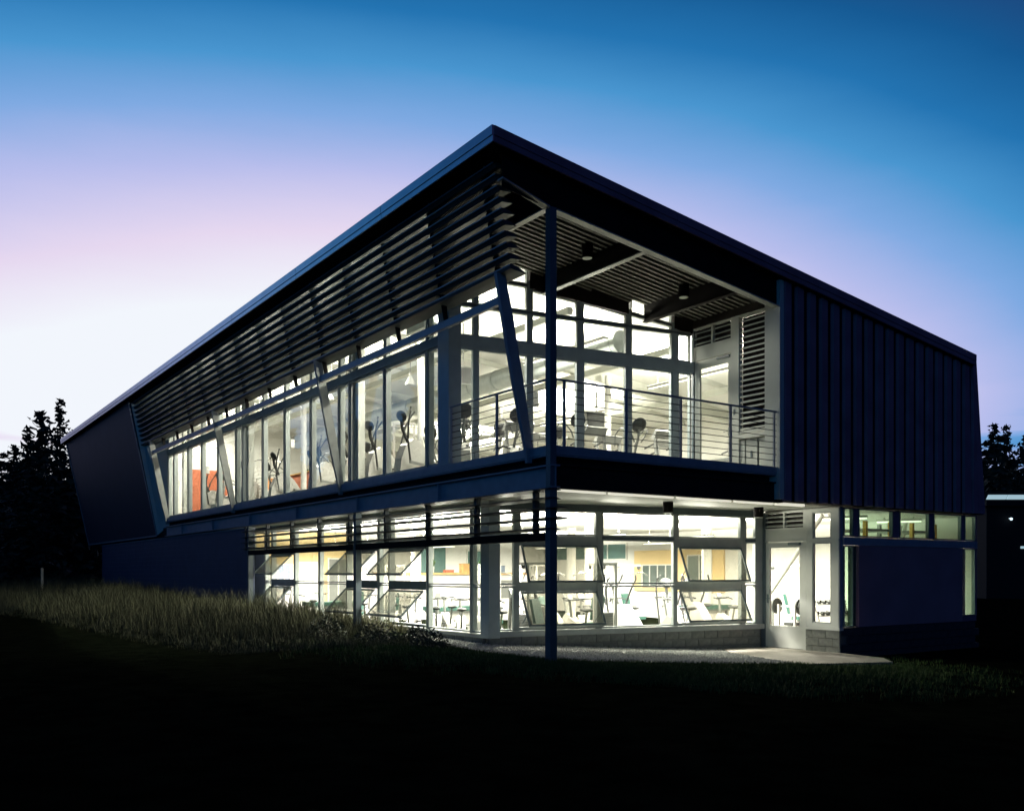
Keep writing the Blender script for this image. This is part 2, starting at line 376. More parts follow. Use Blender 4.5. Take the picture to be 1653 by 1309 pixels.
# soffit over the ground floor recess, with glowing strips added for its bright front edge
s = MB()
s.prism([(.16, .18), (8.92, .18), (8.92, 2.62), (1.2, 3.82), (1.2, 27.8), (.16, 27.8)], 'z', 3.24, 3.315); s.build('recess_soffit', 'soffitlight', B)
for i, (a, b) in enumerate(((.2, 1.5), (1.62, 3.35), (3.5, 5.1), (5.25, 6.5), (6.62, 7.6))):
    s = MB(); s.prism([(.19, 3.235), (.19, 3.165), (.27, 3.165), (.27, 3.235)], 'x', a, b); s.build('soffit_glow_strip', 'strip', B)
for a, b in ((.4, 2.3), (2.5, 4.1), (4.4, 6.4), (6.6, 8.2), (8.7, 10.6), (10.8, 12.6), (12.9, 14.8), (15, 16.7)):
    s = MB(); s.box(.19, .25, a, b, 3.165, 3.235); s.build('soffit_glow_strip', 'strip', B)
# ---- roof: sloping plate, edge fascia segments
XR0, XR1, YR0, YR1 = -1.47, 14.26, -.25, 46.0
s = MB(); t = .27
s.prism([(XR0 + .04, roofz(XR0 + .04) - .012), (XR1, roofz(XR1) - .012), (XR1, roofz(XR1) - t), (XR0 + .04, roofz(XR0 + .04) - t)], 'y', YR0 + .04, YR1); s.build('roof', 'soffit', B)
z0 = roofz(XR0)
for a, b in ((YR0, 4.1), (4.12, 9.0), (9.02, 14.2), (14.22, 19.4), (19.42, 24.6), (24.62, 29.4), (29.42, 37), (37.02, YR1)):
    s = MB(); s.box(XR0 - .015, XR0 + .035, a, b, z0 - .16, z0 + .01); s.box(XR0 + .0, XR0 + .03, a, b, z0 - .275, z0 - .163); s.build('fascia_panel', 'fascia', B)
def fasciaX(xa, xb, dz0, dz1, ya, yb):
    s = MB(); s.prism([(xa, roofz(xa) + dz1), (xb, roofz(xb) + dz1), (xb, roofz(xb) + dz0), (xa, roofz(xa) + dz0)], 'y', ya, yb); return s
for a, b in ((XR0 + .037, 3.0), (3.01, 7.5), (7.51, 11.5), (11.51, XR1 + .01)):
    s = fasciaX(a, b, -.16, .01, YR0 - .015, YR0 + .035); s.v += []
    s2 = fasciaX(a, b, -.275, -.163, YR0, YR0 + .03); s.add(s2.v, s2.f); s.build('fascia_panel', 'clad', B)
# ---- cladding on the right: box-rib panels, end wall raked
yb, zb = -.04, 3.26
def zt(x): return roofz(x) - .285
s = MB()
s.hexa([(6.5, yb, zb), (14.95, yb, zb), (14.95, .25, zb), (6.5, .25, zb), (6.5, yb, zt(6.5)), (14.42, yb, zt(14.42)), (14.42, .25, zt(14.42)), (6.5, .25, zt(6.5))])
s.build('cladding_backing', 'soffit', B)
x = 6.5; k = 0
while x < 14.5:
    x1 = x + .275
    xb1 = x1
    if x1 > 14.2: x1t = min(x1, 14.45); xb1 = min(x1 + .12, 14.93)
    else: x1t = x1
    s = MB(); y0, y1 = -.115, yb - .002
    s.hexa([(x, y1, zb - .02), (xb1, y1, zb - .02), (xb1 - .03, y0, zb - .02), (x + .03, y0, zb - .02), (x, y1, zt(x)), (x1t, y1, zt(x1t)), (x1t - .03, y0, zt(x1t)), (x + .03, y0, zt(x))])
    s.build('cladding_panel', 'clad', B); x += .437
s = MB()   # raked closing wall on the far right
s.hexa([(14.66, -.12, zb - .02), (14.98, -.12, zb - .02), (14.98, 30, zb - .02), (14.8, 30, zb - .02), (14.33, -.12, zt(14.36) + .25), (14.52, -.12, zt(14.4) + .25), (14.52, 30, zt(14.4) + .25), (14.3, 30, zt(14.3) + .25)])
s.build('end_wall', 'clad', B)
s = MB(); s.box(6.36, 6.497, -.10, .33, 3.27, zt(6.45)); s.build('cladding_return', 'panel', B)
s = MB(); s.box(6.5, 8.93, .26, .30, 3.32, 3.9); s.build('bulkhead', 'darkwall', B)
# underside of clad box in front of ground floor wall
s = MB(); s.box(6.5, 15.0, -.06, .3, 3.225, 3.238); s.build('box_soffit', 'darkwall', B)
# ---- tilted solid wall at the far left
def tx(z): return -.02 - .205 * (z - 3.8) if z > 3.8 else -.02 + 0 * z
s = MB(); za, zb2 = 3.28, roofz(-1.3) - .28
s.hexa([(-.0, 29.4, za), (.1, 29.4, za), (.1, 45.6, za), (-.0, 45.6, za), (-1.22, 29.4, zb2), (.1, 29.4, zb2 - .15), (.1, 45.6, zb2 - .15), (-1.22, 45.6, zb2)])
s.build('tilted_wall', 'cladpanel', B)
for n, (a, b) in enumerate(((29.38, 29.46), (45.55, 45.63))):
    s = MB(); s.hexa([(-.03, a, za - .02), (.0, a, za - .02), (.0, b, za - .02), (-.03, b, za - .02), (-1.25, a, zb2), (-1.21, a, zb2), (-1.21, b, zb2), (-1.25, b, zb2)]); s.build('edge_trim', 'steel', B)
s = MB(); s.box(-.04, .0, 29.47, 45.54, za - .03, za + .03); s.build('edge_trim', 'steel', B)
s = MB(); s.hexa([(-.02, 29.30, za + .02), (.14, 27.93, 3.70), (.20, 27.96, 3.70), (.06, 29.375, za + .02), (-1.14, 29.30, zb2 - .1), (.14, 27.93, 8.85), (.20, 27.96, 8.85), (-1.0, 29.375, zb2 - .1)]); s.build('wall_return', 'panel', B)
s = MB(); s.box(.06, .20, 27.93, 45, 3.2, 3.59); s.build('edge_beam', 'darkwall', B)
# ---- hidden shell: outer walls
s = MB(); s.box(14.95, 15.1, .25, 46, -.6, 3.2); s.build('east_wall', 'white', B)
s = MB(); s.box(14.2, 14.23, .25, 28.1, 3.99, 7.3); s.build('upper_east_wall', 'white', B)
s = MB(); s.box(.15, 14.2, 28.0, 28.15, 3.99, 8.95); s.build('upper_back_wall', 'white', B)
s = MB(); s.box(5.2, 14.95, 20.2, 20.35, -.3, 3.23); s.build('back_wall', 'white', B)
s = MB(); s.box(1.12, 5.2, 20.2, 20.35, 1.95, 3.23); s.box(4.03, 4.3, 20.19, 20.199, -.3, 1.949); s.build('back_wall', 'ochre', B)
s = MB(); s.box(1.12, 5.2, 20.2, 20.35, -.3, 1.948); s.build('back_wall', 'white', B)
s = MB(); s.box(14.87, 14.945, 9.4, 14.2, .9, 2.5); s.build('accent_wall', 'ochre', B)
s = MB(); s.box(.9, 2.7, 27.93, 27.99, 3.99, 6.2); s.build('accent_wall', 'orange', B)
s = MB(); s.prism([(1.16, 20.3), (1.16, 3.98), (9.02, 2.72), (9.02, .34), (14.95, .34), (14.95, 20.3)], 'z', -.6, -.25); s.build('ground_floor', 'floor', B)
s = MB(); s.prism([(1.13, 20.2), (1.13, 3.95), (9.0, 2.7), (9.0, .32), (14.9, .32), (14.9, 20.2)], 'z', 3.18, 3.232); s.build('ceiling', 'ceil', B)
# upper sloping ceiling (inside the glass) and exposed beams
s = MB()
def cz(x): return roofz(x) - .30
for (x0, x1, yA, yB, yC, yD) in ((.12, 6.76, 3.95, 2.93, 28, 28), (6.76, 14.2, .3, .3, 28, 28)):
    s.hexa([(x0, yA, cz(x0) - .03), (x1, yB, cz(x1) - .03), (x1, yD, cz(x1) - .03), (x0, yC, cz(x0) - .03), (x0, yA, cz(x0)), (x1, yB, cz(x1)), (x1, yD, cz(x1)), (x0, yC, cz(x0))])
s.build('ceiling', 'ceil', B)
for yy in (6.4, 8.45, 10.6, 12.7, 14.8, 16.9, 19.0, 21.1, 23.2, 25.3):
    big = yy in (8.45, 12.7, 16.9, 21.1, 25.3); h = .42 if big else .18; w = .16 if big else .07
    s = MB(); s.hexa([(.25, yy - w / 2, cz(.25) - h), (14.1, yy - w / 2, cz(14.1) - h), (14.1, yy + w / 2, cz(14.1) - h), (.25, yy + w / 2, cz(.25) - h), (.25, yy - w / 2, cz(.25) - .032), (14.1, yy - w / 2, cz(14.1) - .032), (14.1, yy + w / 2, cz(14.1) - .032), (.25, yy + w / 2, cz(.25) - .032)]); s.build('ceiling_beam', 'beam', B)
for xx in (3.6, 7.2, 10.8):
    s = MB(); s.box(xx - .08, xx + .08, 4.0, 27.9, cz(xx) - .62, cz(xx) - .44); s.build('ceiling_beam', 'beam', B)
# ventilation duct
s = MB(); s.tube([(5.6, 4.4, 7.62), (5.6, 27, 7.62)], .30, 20)
for i in range(16): s.disc((5.6, 4.6 + i * 1.4, 7.62), (0, 1, 0), .315, .05, 20)
s.build('air_duct', 'duct', B, True)
s = MB(); s.box(1.15, 1.65, 6.9, 7.9, 7.9, 8.25); s.build('air_vent', 'duct', B)
# pillars inside
for (px, py) in ((1.9, 8.45), (8.2, 8.0), (8.2, 14.0), (1.9, 16.9)):
    s = MB(); s.tube([(px, py, 3.985), (px, py, cz(px) - .3)], .10, 14); s.build('pillar', 'white', B, True)
for (px, py) in ((6.6, 6.9), (11.9, 7.4), (4.0, 12.6), (9.6, 11.6)):
    s = MB(); s.tube([(px, py, -.25), (px, py, 3.18)], .16, 16); s.build('pillar', 'white', B, True)
# diagonal braces inside ground floor
for a, b in (((10.35, 4.3, .1), (10.35, 1.75, 3.15)), ((12.6, 1.4, .2), (13.6, 1.4, 3.1))):
    s = MB(); s.tube([a, b], .06, 8); s.build('wall_brace', 'beam', B, True)

# ---- columns outside
for i, yy in enumerate((0, 8.45, 16.9)):
    s = MB(); s.box(-.08, .08, yy - .08, yy + .08, hgt(0, yy) - .3, 3.2 if i else 3.2)
    if i == 0:
        s.box(-.075, .075, yy - .075, yy + .075, 4.002, 8.42)
        s.box(-.07, .07, yy - .07, yy + .07, 3.2, 4.0)
    s.build('column', 'framedark', B)
# ---- roof beams over the balcony
def slopebeam(x0, x1, y, h0, h1, zb0, zb1, w=.16, fl=.02):
    s = MB(); f = lambda x, d: roofz(x) - .275 - d
    s.hexa([(x0, y - .01, f(x0, h0)), (x1, y - .01, f(x1, h1)), (x1, y + .01, f(x1, h1)), (x0, y + .01, f(x0, h0)), (x0, y - .01, f(x0, 0)), (x1, y - .01, f(x1, 0)), (x1, y + .01, f(x1, 0)), (x0, y + .01, f(x0, 0))])
    return s
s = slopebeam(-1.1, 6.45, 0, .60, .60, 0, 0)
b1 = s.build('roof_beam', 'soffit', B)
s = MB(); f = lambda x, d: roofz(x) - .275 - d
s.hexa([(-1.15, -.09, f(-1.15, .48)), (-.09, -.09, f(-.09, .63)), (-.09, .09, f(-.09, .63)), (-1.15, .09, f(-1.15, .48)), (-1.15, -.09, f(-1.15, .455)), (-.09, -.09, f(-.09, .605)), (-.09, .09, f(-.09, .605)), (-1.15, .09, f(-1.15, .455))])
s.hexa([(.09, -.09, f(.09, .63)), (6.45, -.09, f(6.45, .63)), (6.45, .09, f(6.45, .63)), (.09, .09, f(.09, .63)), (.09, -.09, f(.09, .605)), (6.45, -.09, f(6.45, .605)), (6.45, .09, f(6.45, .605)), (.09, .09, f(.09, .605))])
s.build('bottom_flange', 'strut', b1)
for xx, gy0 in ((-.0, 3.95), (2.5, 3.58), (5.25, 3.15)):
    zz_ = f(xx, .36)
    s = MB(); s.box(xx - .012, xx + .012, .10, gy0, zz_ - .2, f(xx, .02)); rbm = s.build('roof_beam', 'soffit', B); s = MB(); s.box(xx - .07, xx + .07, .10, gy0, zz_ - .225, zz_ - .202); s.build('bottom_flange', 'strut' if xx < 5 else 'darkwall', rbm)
# ---- slatted soffit above the balcony
ys = [.32 + i * .175 for i in range(21)]
for i, yy in enumerate(ys):
    xmax = min(6.7, (4.0 - yy - .12) / .158 if yy > 3.0 else 6.7)
    for (xa, xb) in ((.09, 2.41), (2.59, 5.16), (5.34, 6.7)):
        xb_ = min(xb, xmax)
        if xb_ - xa < .2: continue
        s = MB(); s.prism([(xa, f(xa, .20)), (xb_, f(xb_, .20)), (xb_, f(xb_, .12)), (xa, f(xa, .12))], 'y', yy, yy + .075); s.build('soffit_slat', 'wood_slat', B)
# ---- dark wall above the balcony glass (fills round the stepped heads)
heads = [(.29, .76, 8.86, 8.80), (.76, 2.14, 8.95, 8.80), (2.14, 3.49, 8.20, 8.08), (3.49, 4.85, 8.07, 7.94), (4.85, 6.2, 8.50, 8.36), (6.2, 6.76, 7.74, 7.67)]
for (a, b, h0, h1) in heads:
    s = MB(); pa = PG.p(a, 0).x; pb = PG.p(b, 0).x
    PG.quad(s, [(a, h0), (b, h1), (b, roofz(pb) - .28), (a, roofz(pa) - .28)], -.05, .05); s.build('infill_panel', 'darkwall', B)
# corner post, upper
s = MB(); s.box(-.02, .30, 3.72, 4.2, 4.0, 8.95); s.build('corner_post', 'framemid', B)
# ---- upper balcony glass
cols = [(.30, .74), (.82, 2.09), (2.19, 3.42), (3.56, 4.79), (4.91, 6.13), (6.30, 6.70)]
for i, (a, b) in enumerate(cols):
    window(PG, a, b, 4.02, 6.66, fw=.035, fm='framemid')
    h0, h1 = heads[i][2] - .02, heads[i][3] - .02
    window(PG, a, b, 6.94, 7.62, fw=.03, fm='frame')
    if i in (1, 4):
        r0, r1 = (8.30, 8.27) if i == 1 else (7.96, 7.82)
        window(PG, a, b, 7.67, r0 - .02, r1 - .02, fw=.03); 
        w = MB()
        window_lo = None
        # top light above the sloping rail
        mb = MB(); fwv = .03
        q = [(a, r0 + .02), (b, r1 + .02), (b, h1), (a, h0)]
        qi = [(a + fwv, r0 + .02 + fwv), (b - fwv, r1 + .02 + fwv), (b - fwv, h1 - fwv), (a + fwv, h0 - fwv)]
        for k in range(4):
            PG.quad(mb, [q[k], q[(k + 1) % 4], qi[(k + 1) % 4], qi[k]], -.05, .05)
        wo = mb.build('window', 'frame', B); g = MB(); PG.quad(g, qi, -.006, .006); g.build('pane', 'glass', wo)
        mb = MB(); PG.quad(mb, [(a, r0 - .02), (b, r1 - .02), (b, r1 + .02), (a, r0 + .02)], -.03, .03); mb.build('glazing_rail', 'framedark', B)
    else:
        window(PG, a, b, 7.67, h0, h1, fw=.03)
s = MB(); PG.box(s, .30, 6.78, 6.665, 6.935, -.07, .07); s.build('transom', 'framemid', B)
s = MB(); PG.box(s, .30, 6.74, 7.622, 7.668, -.05, .05); s.build('glazing_rail', 'framedark', B)
for a, b in ((.74, .82), (2.09, 2.19), (3.42, 3.56), (4.79, 4.91), (6.13, 6.30)):
    s = MB(); PG.box(s, a + .001, b - .001, 4.0, 6.66, -.08, .06); PG.box(s, a + .001, b - .001, 6.94, 7.62, -.08, .055); PG.box(s, a + .001, b - .001, 7.672, min(8.9, cz(PG.p(a, 0).x) - .35), -.08, .045); s.build('mullion', 'framemid', B)
# ---- balcony end wall with door and louvres (faces the corner)
s = MB(); PW.box(s, .32, 2.97, 7.80, 8.1, -.06, .06); s.build('infill_panel', 'darkwall', B)
s = MB(); PW.box(s, .32, 2.97, 8.1, 8.20, -.06, .05); s.build('infill_panel', 'darkwall', B)
s = MB(); PW.box(s, 1.66, 2.90, 6.96, 7.26, -.05, .05); s.build('door_head_panel', 'panel', B)
s = MB(); PW.box(s, 1.39, 1.64, 4.0, 7.79, -.07, .07); s.build('door_post', 'panel', B)
s = MB(); PW.box(s, 2.90, 2.98, 4.0, 7.79, -.07, .05); s.build('door_post', 'framedark', B)
lt = MB(); PW.box(lt, 1.66, 2.89, 7.265, 7.31, -.05, .05); PW.box(lt, 1.66, 2.89, 7.75, 7.79, -.05, .05); PW.box(lt, 2.25, 2.30, 7.31, 7.75, -.05, .05)
lo = lt.build('louvre_transom', 'panel', B)
lb_ = MB(); PW.box(lb_, 1.66, 2.89, 7.312, 7.748, -.05, -.04); lb_.build('backing', 'darkwall', lo)
for k in range(3):
    for a, b in ((1.67, 2.245), (2.305, 2.88)):
        s = MB(); z = 7.36 + k * .135
        s.hexa([PW.p(a, z + .05, -.03), PW.p(b, z + .05, -.03), PW.p(b, z, .04), PW.p(a, z, .04), PW.p(a, z + .065, -.03), PW.p(b, z + .065, -.03), PW.p(b, z + .015, .04), PW.p(a, z + .015, .04)]); s.build('louvre_slat', 'panel', lo)
# door leaf
dm = MB(); PW.box(dm, 1.66, 1.76, 4.02, 6.94, -.03, .03); PW.box(dm, 2.70, 2.88, 4.02, 6.94, -.03, .03); PW.box(dm, 1.76, 2.70, 6.74, 6.94, -.03, .03); PW.box(dm, 1.76, 2.70, 4.02, 4.42, -.03, .03)
dr = dm.build('balcony_door', 'panel', B)
g = MB(); PW.box(g, 1.75, 2.71, 4.41, 6.75, -.006, .006); g.build('pane', 'glass', dr)
g = MB(); PW.box(g, 1.70, 1.74, 4.95, 5.15, .03, .06); g.tube([PW.p(1.72, 5.05, .09), PW.p(1.86, 5.05, .09)], .012, 6); g.build('handle', 'chrome', dr)
g = MB(); PW.box(g, 1.5, 1.55, 5.42, 5.55, .07, .085); g.build('light_switch', 'framedark', B)
g = MB(); PW.box(g, 1.70, 2.1, 6.86, 6.92, .03, .08); g.build('door_closer', 'framedark', dr)
# big louvre panel
fmb = MB(); PW.box(fmb, .34, .50, 4.9, 7.79, -.06, .06); PW.box(fmb, .50, 1.375, 7.735, 7.79, -.06, .06); PW.box(fmb, .50, 1.375, 4.94, 5.0, -.06, .06)
lv = fmb.build('louvre_panel', 'panel', B)
lb_ = MB(); PW.box(lb_, .50, 1.375, 5.0, 7.73, -.07, -.06); lb_.build('backing', 'darkwall', lv)
for k in range(21):
    z = 5.02 + k * .129; s = MB(); a, b = .505, 1.37
    s.hexa([PW.p(a, z + .06, -.05), PW.p(b, z + .06, -.05), PW.p(b, z, .05), PW.p(a, z, .05), PW.p(a, z + .07, -.05), PW.p(b, z + .07, -.05), PW.p(b, z + .04, .05), PW.p(a, z + .04, .05)]); s.build('louvre_slat', 'panel', lv)
s = MB(); PW.box(s, .33, 1.385, 4.80, 4.895, -.06, .16); s.build('sill_ledge', 'panel', B)
s = MB(); PW.box(s, .34, 1.385, 4.0, 4.795, -.06, -.02); s.build('back_panel', 'darkwall', B)
for a, b in ((.36, .80), (.86, 1.20), (1.24, 1.38)):
    s = MB(); PW.box(s, a, b, 4.02, 4.78, -.018, .03); s.build('wall_panel', 'panel', B)
g = MB(); PW.box(g, 1.0, 1.05, 4.35, 4.5, .031, .05); g.build('socket_plate', 'framedark', B)

# ---- upper left window wall
UPU = [4.22, 4.88, 7.05, 9.12, 9.80, 11.82, 13.92, 15.9, 17.95, 18.65, 20.75, 22.85, 24.75, 26.95, 27.85]
THIN = {6: .0}
for a, b in zip(UPU[:-1], UPU[1:]):
    window(PA, a + .05, b - .03, 4.04, 6.74, fw=.05, d=.14, o=-.08, fm='frame')
    window(PA, a + .05, b - .03, 6.95, 8.86, fw=.04, d=.12, o=-.08, fm='frame')
for u in UPU:
    s = MB(); PA.box(s, u - .028, u + .048, 4.03, 6.74, -.17, .02); PA.box(s, u - .028, u + .048, 6.95, 8.88, -.17, .01); s.build('mullion', 'frame', B)
for u in (9.12, 17.95, 26.2):
    s = MB(); s.box(.22, .42, u - .25, u - .07, 3.99, 8.5); s.build('window_post', 'beam', B)
s = MB(); PA.box(s, 4.2, 27.92, 6.743, 6.947, -.17, .035); s.build('transom', 'framedark', B)
s = MB(); PA.box(s, 4.2, 27.92, 4.001, 4.035, -.2, .06); s.build('sill', 'steel', B)
s = MB(); PA.box(s, .1, 29.3, 8.885, 9.02, -.17, .03); s.build('window_head', 'soffit', B)
# little white sensor box on one mullion each
for u in (13.9, 22.85):
    s = MB(); PA.box(s, u - .05, u + .16, 5.52, 5.78, -.30, -.18); s.build('control_box', 'white', B)

# ---- upper sunshade: ten long slats, support fins, rail, struts
def tilt(z): return -.02 - .2035 * (z - 3.79)
SY0, SY1 = .28, 29.3
for k in range(10):
    z = 7.30 + k * .2005; xo = tilt(z); s = MB()
    prof = [(xo, z - .006), (xo + .008, z + .01), (xo + .10, z + .012), (xo + .20, z - .006), (xo + .31, z - .058), (xo + .318, z - .05), (xo + .20, z - .066), (xo + .06, z - .078)]
    if k == 0: prof = [(xo - .01, z), (xo + .02, z + .03), (xo + .18, z), (xo + .36, z - .09), (xo + .37, z - .10), (xo + .16, z - .085), (xo + .01, z - .06)]
    s.prism(prof, 'y', SY0, SY1); sl = s.build('louvre_slat', 'slat', B)
    s = MB(); s.box(xo - .016, xo - .003, SY0, SY1, z - .012, z + .012); s.build('edge_highlight', 'steel', sl)  # paler strip added to paint the sky's light along the slat edge
for i in range(15):
    yy = .9 + i * 2.1; s = MB()
    zA, zB = 6.86, 9.2
    s.hexa([(tilt(zA) + .10, yy - .025, zA), (tilt(zA) + .18, yy - .025, zA), (tilt(zA) + .18, yy + .025, zA), (tilt(zA) + .10, yy + .025, zA), (tilt(zB) + .12, yy - .025, zB), (tilt(zB) + .36, yy - .025, zB), (tilt(zB) + .36, yy + .025, zB), (tilt(zB) + .12, yy + .025, zB)]); s.build('louvre_bracket', 'soffit', B)
    if i in (0, 1, 3, 4, 6, 8, 11):
        s = MB(); s.box(tilt(9.104) - .005, tilt(9.104) + .01, yy - .3, yy - .285, 9.10, 9.17); s.build('fixing_pin', 'strut', B)
s = MB(); zr = 6.78; s.bar((tilt(zr) + .02, .74, zr), (tilt(zr) + .02, 27.9, zr), .09, .15); s.build('louvre_rail', 'steel', B)
for i, yy in enumerate((.69, 9.45, 18.6, 27.6)):
    s = MB()
    zl = [(3.72, .05), (4.0, .085), (5.2, .12), (6.6, .12), (7.25, .10)]
    for (za_, wa), (zb_, wb) in zip(zl[:-1], zl[1:]):
        xa, xb2 = tilt(za_) - .02, tilt(zb_) + .06
        xa = tilt(za_) + (-.02 if za_ < 4 else .03); xb2 = tilt(zb_) + (-.02 if zb_ < 4 else .03)
        s.hexa([(xa - wa, yy - .045, za_), (xa + wa, yy - .045, za_), (xa + wa, yy + .045, za_), (xa - wa, yy + .045, za_), (xb2 - wb, yy - .045, zb_), (xb2 + wb, yy - .045, zb_), (xb2 + wb, yy + .045, zb_), (xb2 - wb, yy + .045, zb_)])
    s.build('strut', 'steel' if i == 0 else 'strut', B)
# ---- lower sunshade
for k in range(5):
    z = [2.43, 2.62, 2.81, 3.0, 3.17][k]; s = MB(); y0 = -.42 + (.0 if k else .25)
    s.prism([(-.16, z), (-.13, z + .018), (.0, z + .022), (.13, z - .008), (.15, z - .02), (.0, z - .012)], 'y', -.36 if k in (1, 2) else -.12, 17.45); s.build('louvre_slat', 'slatdark', B)
for i in range(9):
    yy = .55 + i * 2.11; s = MB(); s.box(.0, .1, yy - .045, yy + .045, 2.37, 3.19); s.build('louvre_bracket', 'slatdark', B)
s = MB(); s.box(-.10, .10, .085, 8.36, 2.21, 2.36); s.box(-.10, .10, 8.54, 16.81, 2.21, 2.36); s.build('louvre_beam', 'soffit', B)
# ---- ground floor left windows
LLU = [4.05, 4.62, 6.72, 8.82, 9.50, 11.58, 13.68, 15.78, 17.9, 18.62, 20.1]
AW = {2, 4, 7}
for i, (a, b) in enumerate(zip(LLU[:-1], LLU[1:])):
    window(PL, a + .04, b - .03, 2.46, 3.07, fw=.04, o=-.06)
    if i in AW:
        window(PL, a + .04, b - .03, .22, 1.20, fw=.03, o=-.06, gm='glass') if False else None
        mb = MB()
        for (zA, zB) in ((.22, .29), (1.17, 1.40), (2.22, 2.45)): PL.box(mb, a + .05, b - .03, zA, zB, -.1, .02)
        mb.build('awning_frame', 'framedark', B)
        awning(PL, a + .07, b - .05, 2.2, .66, .64); awning(PL, a + .07, b - .05, 1.15, .66, .66)
    elif i == 9:
        s = MB(); PL.box(s, a + .05, b - .03, -.2, 2.44, -.12, -.02); s.build('wall_panel', 'panel', B)
    else:
        window(PL, a + .04, b - .03, .22, 1.295, fw=.035, o=-.06); window(PL, a + .04, b - .03, 1.315, 2.44, fw=.035, o=-.06)
for u in LLU:
    s = MB(); PL.box(s, u - .028, u + .038, .2, 3.09, -.16, .012); s.build('mullion', 'frame', B)
s = MB(); PL.box(s, 4.0, 20.2, 3.092, 3.238, -.16, .03); s.build('window_head', 'framedark', B)
s = MB(); PL.box(s, 4.0, 20.2, .12, .198, -.16, .09); s.build('sill', 'frame', B)
s = MB(); PL.box(s, 4.0, 20.2, -.6, .118, -.16, .0); s.build('base_wall', 'mortar', B)
s = MB(); s.box(1.0, 1.30, 3.66, 4.02, .12, 3.238); s.build('corner_post', 'framemid', B)
s = MB(); PL.box(s, 20.12, 20.45, -.4, 3.2, -.2, .05); s.build('end_post', 'frame', B)
# ---- ground floor skewed glass
LG = [(1.34, 1.76, 'f'), (1.87, 3.95, 'a'), (4.09, 6.20, 'f'), (6.30, 8.31, 'a'), (8.44, 8.80, 'f')]
for a, b, k in LG:
    window(PG, a, b, 2.49, 3.08, fw=.035)
    if k == 'a':
        mb = MB()
        for (zA, zB) in ((.28, .35), (1.18, 1.40), (2.24, 2.485)): PG.box(mb, a, b, zA, zB, -.08, .03)
        mb.build('awning_frame', 'frame', B)
        awning(PG, a + .03, b - .02, 2.25, .40, .86); awning(PG, a + .03, b - .02, 1.17, .44, .78)
    else:
        window(PG, a, b, .28, 1.30, fw=.035); window(PG, a, b, 1.335, 2.42, fw=.035)
        s = MB(); PG.box(s, a, b, 2.422, 2.487, -.05, .03); s.build('glazing_rail', 'framedark', B)
for a, b in ((1.76, 1.87), (3.95, 4.09), (6.20, 6.30), (8.31, 8.44), (8.80, 9.02)):
    s = MB(); PG.box(s, a + .001, b - .001, .27, 3.082, -.09, .045); s.build('mullion', 'frame', B)
s = MB(); PG.box(s, 1.31, 9.02, 3.085, 3.238, -.09, .05); s.build('window_head', 'framedark', B)
s = MB(); PG.box(s, 1.1, 9.02, .14, .268, -.09, .12); s.build('sill', 'frame', B)
s = MB(); PG.box(s, 1.1, 9.02, -.65, .138, -.1, .0); s.build('base_wall', 'mortar', B)
# concrete blocks of the base walls
bk = MB(); bk.box(-.194, .194, -.03, .03, -.094, .094)
bkm = bk.mesh('concrete_block', 'block')
bkd = bk.mesh('concrete_block', 'shadedblock')
bh = MB(); bh.box(-.094, .094, -.03, .03, -.094, .094); bhm = bh.mesh('concrete_block', 'block')
def blocks(pl, u0, u1, zs, o):
    for r, z in enumerate(zs):
        u = u0
        off = (r % 2) * .2
        while u < u1 - .05:
            w = .4
            if u == u0 and off: w = .2
            if u + w > u1 + .01: w = .2
            if u + w > u1 + .03: break
            me = bkm if w == .4 else bhm
            c = pl.p(u + w / 2, z, o + random.uniform(-.003, .003))
            R = Matrix((pl.u, -pl.o, Vector((0, 0, 1)))).transposed().to_4x4()
            linked('concrete_block', me, B, Matrix.Translation(c) @ R)
            u += w
blocks(PG, 1.12, 9.0, (.04, -.16, -.36, -.56), .032)
blocks(PL, 4.02, 8.4, (.02, -.18, -.38), .032)
# ---- ground floor door wall and right wall
dm = MB(); PD.box(dm, 1.26, 1.38, -.32, 2.40, -.03, .03); PD.box(dm, 2.33, 2.46, -.32, 2.40, -.03, .03); PD.box(dm, 1.38, 2.33, 2.26, 2.40, -.03, .03); PD.box(dm, 1.38, 2.33, -.32, .24, -.03, .03)
dr = dm.build('entrance_door', 'panel', B)
g = MB(); PD.box(g, 1.37, 2.34, .23, 2.27, -.006, .006); g.build('pane', 'glass', dr)
g = MB(); PD.box(g, 2.37, 2.41, .82, 1.05, .03, .055); g.tube([PD.p(2.39, .94, .09), PD.p(2.27, .94, .09)], .012, 6); g.build('handle', 'framedark', dr)
g = MB(); PD.box(g, 1.34, 1.7, 2.32, 2.385, .03, .09); g.build('door_closer', 'framedark', dr)
s = MB(); PD.box(s, 1.15, 1.255, -.35, 3.2, -.06, .05); s.build('door_post', 'panel', B)
s = MB(); PD.box(s, 2.465, 2.60, -.35, 3.2, -.06, .05); s.build('door_post', 'framedark', B)
s = MB(); PD.box(s, 1.26, 2.46, 2.41, 2.735, -.05, .04); s.build('door_head_panel', 'panel', B)
lt = MB(); PD.box(lt, 1.26, 2.46, 2.74, 2.765, -.05, .05); PD.box(lt, 1.26, 2.46, 3.15, 3.2, -.05, .05); PD.box(lt, 1.83, 1.88, 2.765, 3.15, -.05, .05)
lo = lt.build('louvre_transom', 'panel', B)
lb_ = MB(); PD.box(lb_, 1.26, 2.46, 2.766, 3.149, -.06, -.051); lb_.build('backing', 'darkwall', lo)
for k in range(3):
    for a, b in ((1.265, 1.828), (1.885, 2.455)):
        s = MB(); z = 2.80 + k * .118
        s.hexa([PD.p(a, z + .045, -.04), PD.p(b, z + .045, -.04), PD.p(b, z, .045), PD.p(a, z, .045), PD.p(a, z + .06, -.04), PD.p(b, z + .06, -.04), PD.p(b, z + .018, .045), PD.p(a, z + .018, .045)]); s.build('louvre_slat', 'panel', lo)
